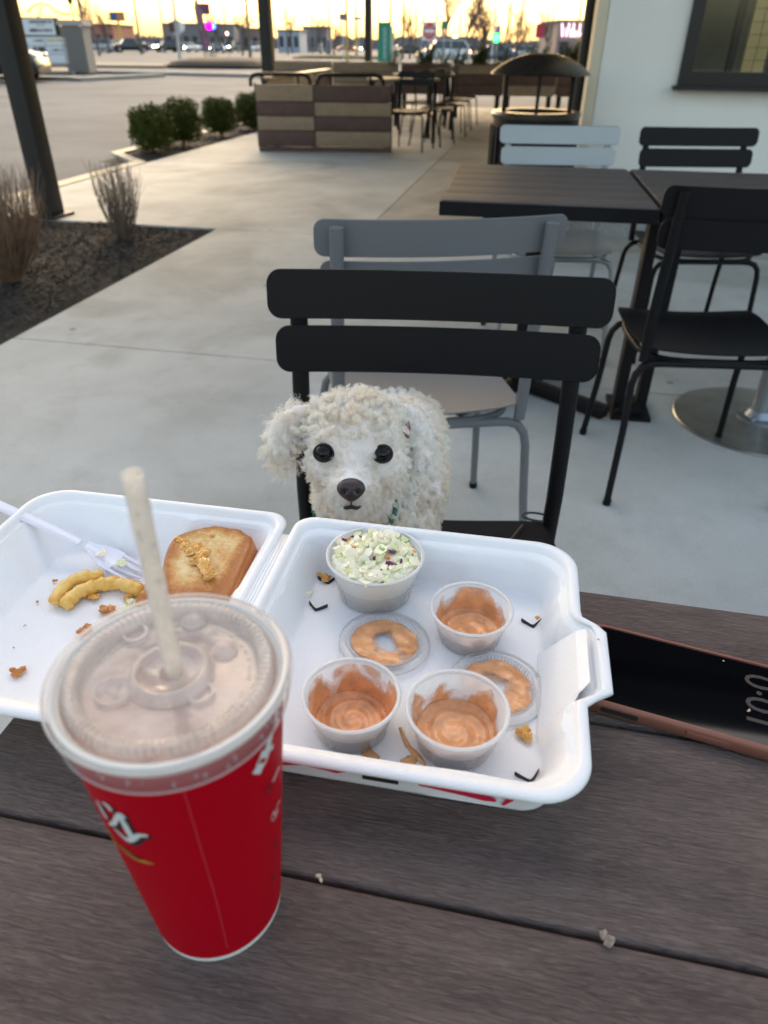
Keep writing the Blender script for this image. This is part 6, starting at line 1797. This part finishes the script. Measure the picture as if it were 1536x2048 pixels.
hell(-.005, -.056, .034, .018, .012, .026)   # lower jaw
hell(-.003, -.012, .036, .015, .020, .016)   # bridge
for s in (-1, 1): hell(s * .026, .012, .036, .016, .010, .010)  # brows
nk = HC + _r * .0 - _u * .035 - _o * .045
wcap(hp(0, -.015, -.025), (.004, .775, .645), .048, .060)
wcap(hp(0, -.050, -.040), (.0, .735, .60), .048, .060)
wcap((.0, .735, .60), (.006, .79, .645), .063, .065)              # chest
wcap((.012, .79, .648), (.022, .92, .652), .069, .068, 8)       # trunk
wcap((.006, .76, .61), (.004, .92, .60), .062, .058, 8)
wcap((.004, .93, .635), (.004, .96, .60), .058, .048, 4)        # rump
wcap((-.042, .715, .60), (-.050, .685, .462), .030, .016, 9)    # front legs
wcap((.048, .715, .60), (.052, .690, .462), .030, .016, 9)
wcap((-.030, .935, .59), (-.038, .965, .53), .040, .022, 6); wcap((-.038, .965, .53), (-.036, .945, .462), .020, .015, 6)
wcap((.052, .935, .59), (.058, .965, .53), .036, .022, 6); wcap((.058, .965, .53), (.056, .945, .462), .020, .015, 6)
for x, y in ((-.051, .676), (.053, .680), (-.036, .936), (.056, .936)): bb.ell(np.array([x, y, .462]) - DO, (.018, .024, .011), 16, 10)
wcap((.004, .98, .64), (.004, .992, .67), .016, .011, 5)       # tail stub
# ears: flattened lobes
def lobe(pts, rad):
    for (x, y, o), r in zip(pts, rad): bb.ell(hp(x, y, o) - DO, (r, r * 1.05, r * .55), 16, 12, HRot)
def dens(P, R_, n=4):
    Q = []; S_ = []
    for i in range(len(P) - 1):
        for k in range(n):
            f = k / n; Q.append(tuple(a * (1 - f) + c * f for a, c in zip(P[i], P[i + 1]))); S_.append(R_[i] * (1 - f) + R_[i + 1] * f)
    Q.append(P[-1]); S_.append(R_[-1]); return Q, S_
lobe(*dens([(-.040, .034, -.012), (-.062, .032, -.010), (-.077, .020, -.004), (-.082, .000, .000), (-.077, -.020, .002)], [.012, .014, .016, .014, .007]))
lobe(*dens([(.044, .036, -.014), (.060, .032, -.016), (.070, .014, -.014), (.073, -.006, -.010), (.068, -.022, -.008)], [.013, .015, .015, .013, .008]))
tmp = bpy.data.objects.new('tmp', bb.mesh('tmp')); COL.objects.link(tmp)
md = tmp.modifiers.new('r', 'REMESH'); md.mode = 'VOXEL'; md.voxel_size = .0032
sm_ = tmp.modifiers.new('s', 'SMOOTH'); sm_.iterations = 9; sm_.factor = .6
dg = bpy.context.evaluated_depsgraph_get(); dg.update()
bm_ = bpy.data.meshes.new_from_object(tmp.evaluated_get(dg)); bpy.data.objects.remove(tmp)
bm_.name = 'body'; bm_.materials.clear(); bm_.polygons.foreach_set('use_smooth', [True] * len(bm_.polygons))
skin = mat('dog_skin', (.84, .74, .69), rough=.7, var=.1, vs_=30, sss=.2)
body = obj('body', bm_, skin, dog)
# ---- fur as real strands
nv = len(bm_.vertices); co = np.empty(nv * 3); bm_.vertices.foreach_get('co', co); co = co.reshape(-1, 3)
bm_.calc_loop_triangles(); nt_ = len(bm_.loop_triangles); tri = np.empty(nt_ * 3, int); bm_.loop_triangles.foreach_get('vertices', tri); tri = tri.reshape(-1, 3)
vn = np.empty(nv * 3); bm_.vertices.foreach_get('normal', vn); vn = vn.reshape(-1, 3)
A, B_, C_ = co[tri[:, 0]], co[tri[:, 1]], co[tri[:, 2]]
area = np.linalg.norm(np.cross(B_ - A, C_ - A), axis=1) / 2
cen = (A + B_ + C_) / 3 + DO
rel = cen - HC; hx, hy, ho = rel @ _r, rel @ _u, rel @ _o
hd = np.linalg.norm(rel, axis=1)
headish = hd < .105
weight = area * np.where(headish, 1.7, .9)
weight *= np.where(cen[:, 2] < .53, .3, 1)
NS = 90000
NK = 12
idx = nr.choice(nt_, NS, p=weight / weight.sum())
u1, u2 = nr.random(NS), nr.random(NS); fl_ = u1 + u2 > 1; u1[fl_] = 1 - u1[fl_]; u2[fl_] = 1 - u2[fl_]
root = A[idx] * (1 - u1 - u2)[:, None] + B_[idx] * u1[:, None] + C_[idx] * u2[:, None]
nrm = vn[tri[idx, 0]] * (1 - u1 - u2)[:, None] + vn[tri[idx, 1]] * u1[:, None] + vn[tri[idx, 2]] * u2[:, None]
nrm /= np.linalg.norm(nrm, axis=1)[:, None]
W = root + DO; rel = W - HC; hx, hy, ho = rel @ _r, rel @ _u, rel @ _o
EYE = [(-.0335, -.0065, .0405), (.0265, -.0075, .0420)]
NOSE = (-.0055, -.0425, .0755)
keep = np.ones(NS, bool)
for e, rr in ((EYE[0], .0102), (EYE[1], .0102), (NOSE, .0150), ((.0530, .018, .012), .0075)):
    keep &= ((hx - e[0]) ** 2 + (hy - e[1]) ** 2 + .5 * (ho - e[2]) ** 2) > rr ** 2
root, nrm, W, hx, hy, ho = root[keep], nrm[keep], W[keep], hx[keep], hy[keep], ho[keep]; NS = len(root)
hd = np.sqrt(hx ** 2 + hy ** 2 + ho ** 2)
ear = ((np.abs(hx) > .055) & (hd < .115) & (hy > -.05))
muz = (ho > .030) & (np.abs(hx) < .045) & (hy < -.010)
crown = (hd < .085) & (hy > .014) & ~ear
face = (hd < .085) & ~ear & ~muz & ~crown
ln = np.full(NS, .0088); ln[ear] = .0165; ln[ear & (hx > 0)] = .0110; ln[muz] = .0080; ln[crown] = .0140; ln[face] = .0078
bodyback = (hd >= .10) & (W[:, 2] > .69); ln[bodyback] = .0120
ln *= nr.uniform(.6, 1.15, NS)
# clump centres so that the coat reads as ringlets
NC = 3000
cid = nr.choice(NS, NC, replace=False); cpos = root[cid]
near = np.empty(NS, int)
for s in range(0, NS, 4000):
    d2_ = ((root[s:s + 4000, None, :] - cpos[None]) ** 2).sum(-1); near[s:s + 4000] = d2_.argmin(1)
cdir = nr.normal(size=(NC, 3)); cph = nr.uniform(0, 6.28, NC); crad = nr.uniform(.0015, .0028, NC); cturn = nr.uniform(1.0, 2.0, NC) * nr.choice([-1, 1], NC)
flow = np.zeros((NS, 3)); flow[:, 2] = -.55
flow[ear] += np.array([0, 0, -.5])
away = np.stack([hx - NOSE[0], (hy - NOSE[1]) * 1.0, np.zeros(NS)], 1); al = np.linalg.norm(away, axis=1)[:, None] + 1e-6; away /= al
awayw = away[:, :1] * _r + away[:, 1:2] * _u
mf = (muz | (face & (hy < .01)))
flow[mf] = awayw[mf] * .9 - np.array(_o) * .5
flow[crown] = (np.array(_u) * .2 + np.array(_r) * np.sign(hx[crown])[:, None] * .15)
D = nrm * np.where(mf, .55, .95)[:, None] + flow * .6 + cdir[near] * np.where(mf, .14, .34)[:, None] + nr.normal(size=(NS, 3)) * .07
D /= np.linalg.norm(D, axis=1)[:, None]
S1 = np.cross(D, nr.normal(size=(NC, 3))[near]); S1 /= np.linalg.norm(S1, axis=1)[:, None] + 1e-9; S2 = np.cross(D, S1)
tt = np.linspace(0, 1, NK)
clumpc = cpos[near]
rad = (crad[near] * np.where(mf, .32, 1.0))[:, None]
ph_ = cph[near][:, None] + tt[None] * 2 * math.pi * cturn[near][:, None] * np.where(mf, .6, 1)[:, None] + nr.uniform(-.12, .12, NS)[:, None]
env = np.clip(tt * 2.2, 0, 1)[None] * rad
pos = root[:, None] - nrm[:, None] * .0006 + D[:, None] * (ln[:, None] * tt[None])[..., None]
pull = (clumpc - root)[:, None] * (np.clip(tt, 0, 1) ** .9 * .86)[None, :, None]
pos = pos + pull + S1[:, None] * (env * np.cos(ph_))[..., None] + S2[:, None] * (env * np.sin(ph_))[..., None]
pos[:, :, 2] -= (tt ** 2)[None] * .002
hcv = bpy.data.hair_curves.new('fur'); hcv.add_curves([NK] * NS)
hcv.position_data.foreach_set('vector', pos.astype(np.float32).ravel())
ra = hcv.attributes.get('radius') or hcv.attributes.new('radius', 'FLOAT', 'POINT')
rv = (np.where(mf, .00013, .00017)[:, None] * (1 - .65 * tt[None] ** 2)).astype(np.float32); ra.data.foreach_set('value', rv.ravel())
furm = bpy.data.materials.new('white_fur'); furm.use_nodes = True; nn = furm.node_tree.nodes; ll = furm.node_tree.links
for x in list(nn): nn.remove(x)
ou = nn.new('ShaderNodeOutputMaterial'); df = nn.new('ShaderNodeBsdfDiffuse'); tn = nn.new('ShaderNodeBsdfTranslucent'); gs = nn.new('ShaderNodeBsdfGlossy'); gs.inputs['Roughness'].default_value = .45
tc = nn.new('ShaderNodeTexCoord'); nz = nn.new('ShaderNodeTexNoise'); nz.inputs['Scale'].default_value = 22; ll.new(tc.outputs['Object'], nz.inputs['Vector'])
cr = nn.new('ShaderNodeValToRGB'); cr.color_ramp.elements[0].position = .35; cr.color_ramp.elements[0].color = (.97, .88, .75, 1); cr.color_ramp.elements[1].position = .65; cr.color_ramp.elements[1].color = (.99, .97, .92, 1)
ll.new(nz.outputs['Fac'], cr.inputs[0])
for s_ in (df, tn): ll.new(cr.outputs[0], s_.inputs[0])
ma = nn.new('ShaderNodeMixShader'); ma.inputs[0].default_value = .32; ll.new(df.outputs[0], ma.inputs[1]); ll.new(tn.outputs[0], ma.inputs[2])
mb_ = nn.new('ShaderNodeMixShader'); mb_.inputs[0].default_value = .06; ll.new(ma.outputs[0], mb_.inputs[1]); ll.new(gs.outputs[0], mb_.inputs[2]); ll.new(mb_.outputs[0], ou.inputs[0])
hcv.materials.append(furm)
fo = bpy.data.objects.new('fur', hcv); link(fo, body)
# ---- eyes, nose, mouth, collar
eyem = mat('dog_eye', (.004, .003, .003), rough=.06, spec=.35); rimm = mat('eye_rim', (.025, .018, .018), rough=.5)
nosem = mat('dog_nose', (.040, .022, .022), rough=.32, bump=.0004, bs=900, coat=.2)
for ex, ey, eo in EYE:
    b = MB(); b.ell((0, 0, 0), (.0093, .0090, .0088), 28, 18, HRot); e = obj('eye', b, eyem, dog, True, loc=Vector(hp(ex, ey, eo - .0034) - DO))
    b = MB(); b.tube([hp(ex + .0100 * math.cos(a), ey + .0088 * math.sin(a), eo - .0002 - 3.5 * ((.0100 * math.cos(a)) * np.sign(ex) > .004) * .0006) - DO for a in np.linspace(0, 6.283, 29)[:-1]], .0013, 8, closed=True); obj('eyelid', b, rimm, dog, True)
b = MB(); 
n, m_ = 36, 20; V = []
for j in range(m_ + 1):
    t = math.pi * j / m_
    for i in range(n):
        a = 2 * math.pi * i / n; x, y, o_ = math.sin(t) * math.cos(a), math.sin(t) * math.sin(a), math.cos(t)
        wd = .0140 * (1 + .10 * y - .30 * max(0, -y) ** 1.5); yy = y * .0118
        for sx in (-1, 1):
            dn_ = math.hypot((x * wd - sx * .0062) / .0030, (yy + .0012) / .0036)
            if o_ > 0: o_ -= .34 * math.exp(-dn_ ** 2 * 1.4)
        if o_ > 0: o_ -= .10 * math.exp(-(x / .12) ** 2) * (1 if yy < .003 else .3)
        V.append(tuple(hp(NOSE[0] + x * wd, NOSE[1] + yy, NOSE[2] - .004 + o_ * .0095) - DO))
F = [(j * n + i, (j + 1) * n + i, (j + 1) * n + (i + 1) % n, j * n + (i + 1) % n) for j in range(m_) for i in range(n)]
b.add(V, F); no = obj('nose', b, nosem, dog, True)
for sx in (-1, 1):
    b = MB(); b.ell(hp(NOSE[0] + sx * .0062, NOSE[1] - .0012, NOSE[2] + .0012) - DO, (.0024, .0030, .0016), 12, 8, HRot); obj('nostril', b, MT['hole'], no, True)
b = MB()
b.tube([hp(-.0055, -.0535, .0700) - DO, hp(-.0055, -.0585, .0672) - DO], .0007, 6)
b.tube([hp(-.0155, -.0600, .0520) - DO, hp(-.0105, -.0615, .0590) - DO, hp(-.0055, -.0600, .0630) - DO, hp(.0000, -.0615, .0590) - DO, hp(.0050, -.0600, .0520) - DO], [.0010, .0019, .0022, .0019, .0010], 8)
obj('mouth', b, rimm, dog, True)
b = MB(); b.ell(hp(.0530, .018, .0065) - DO, (.0050, .0110, .0050), 16, 12, HRot); obj('ear_opening', b, mat('ear_pink_shade', (.20, .09, .07), rough=.7), dog, True)  # dark pink ear opening, the crease's shade put into its colour
# green collar
nc = np.array(hp(-.002, -.064, -.046)); axn = np.array([.012, .775, .655]) - np.array(hp(0, -.015, -.025)); axn /= np.linalg.norm(axn)
e1 = np.cross(axn, [0, 0, 1.0]); e1 /= np.linalg.norm(e1); e2 = np.cross(axn, e1)
b = MB(); V = []; N_ = 48
for i in range(N_):
    a = 2 * math.pi * i / N_
    for rr, h in ((.0505, -.006), (.0520, -.006), (.0520, .006), (.0505, .006)): V.append(tuple(nc + (e1 * math.cos(a) + e2 * math.sin(a)) * rr + axn * h - DO))
b.add(V, [(i * 4 + k, i * 4 + (k + 1) % 4, ((i + 1) % N_) * 4 + (k + 1) % 4, ((i + 1) % N_) * 4 + k) for i in range(N_) for k in range(4)])
obj('collar', b, mat('green_webbing', (.015, .14, .10), rough=.7), dog, True, 40)
# leash loop on the seat
t = thing('leash', 'thin dark leash loop lying on the right end of the dog chair seat', 'leash', (.262, .985, .462))
b = MB(); pts = []
for i in range(26):
    a = -0.4 + i / 25 * 5.4; pts.append((.026 * math.cos(a) - .006, .012 * math.sin(a), .008 + .010 * math.sin(a * .5)))
b.tube(pts, .0020, 8); b.tube([(-.03, -.003, .0), (-.06, -.05, -.003), (-.11, -.12, -.004)], .0020, 6); obj('cord', b, mat('leash_cord', (.03, .03, .03), rough=.6), t, True)
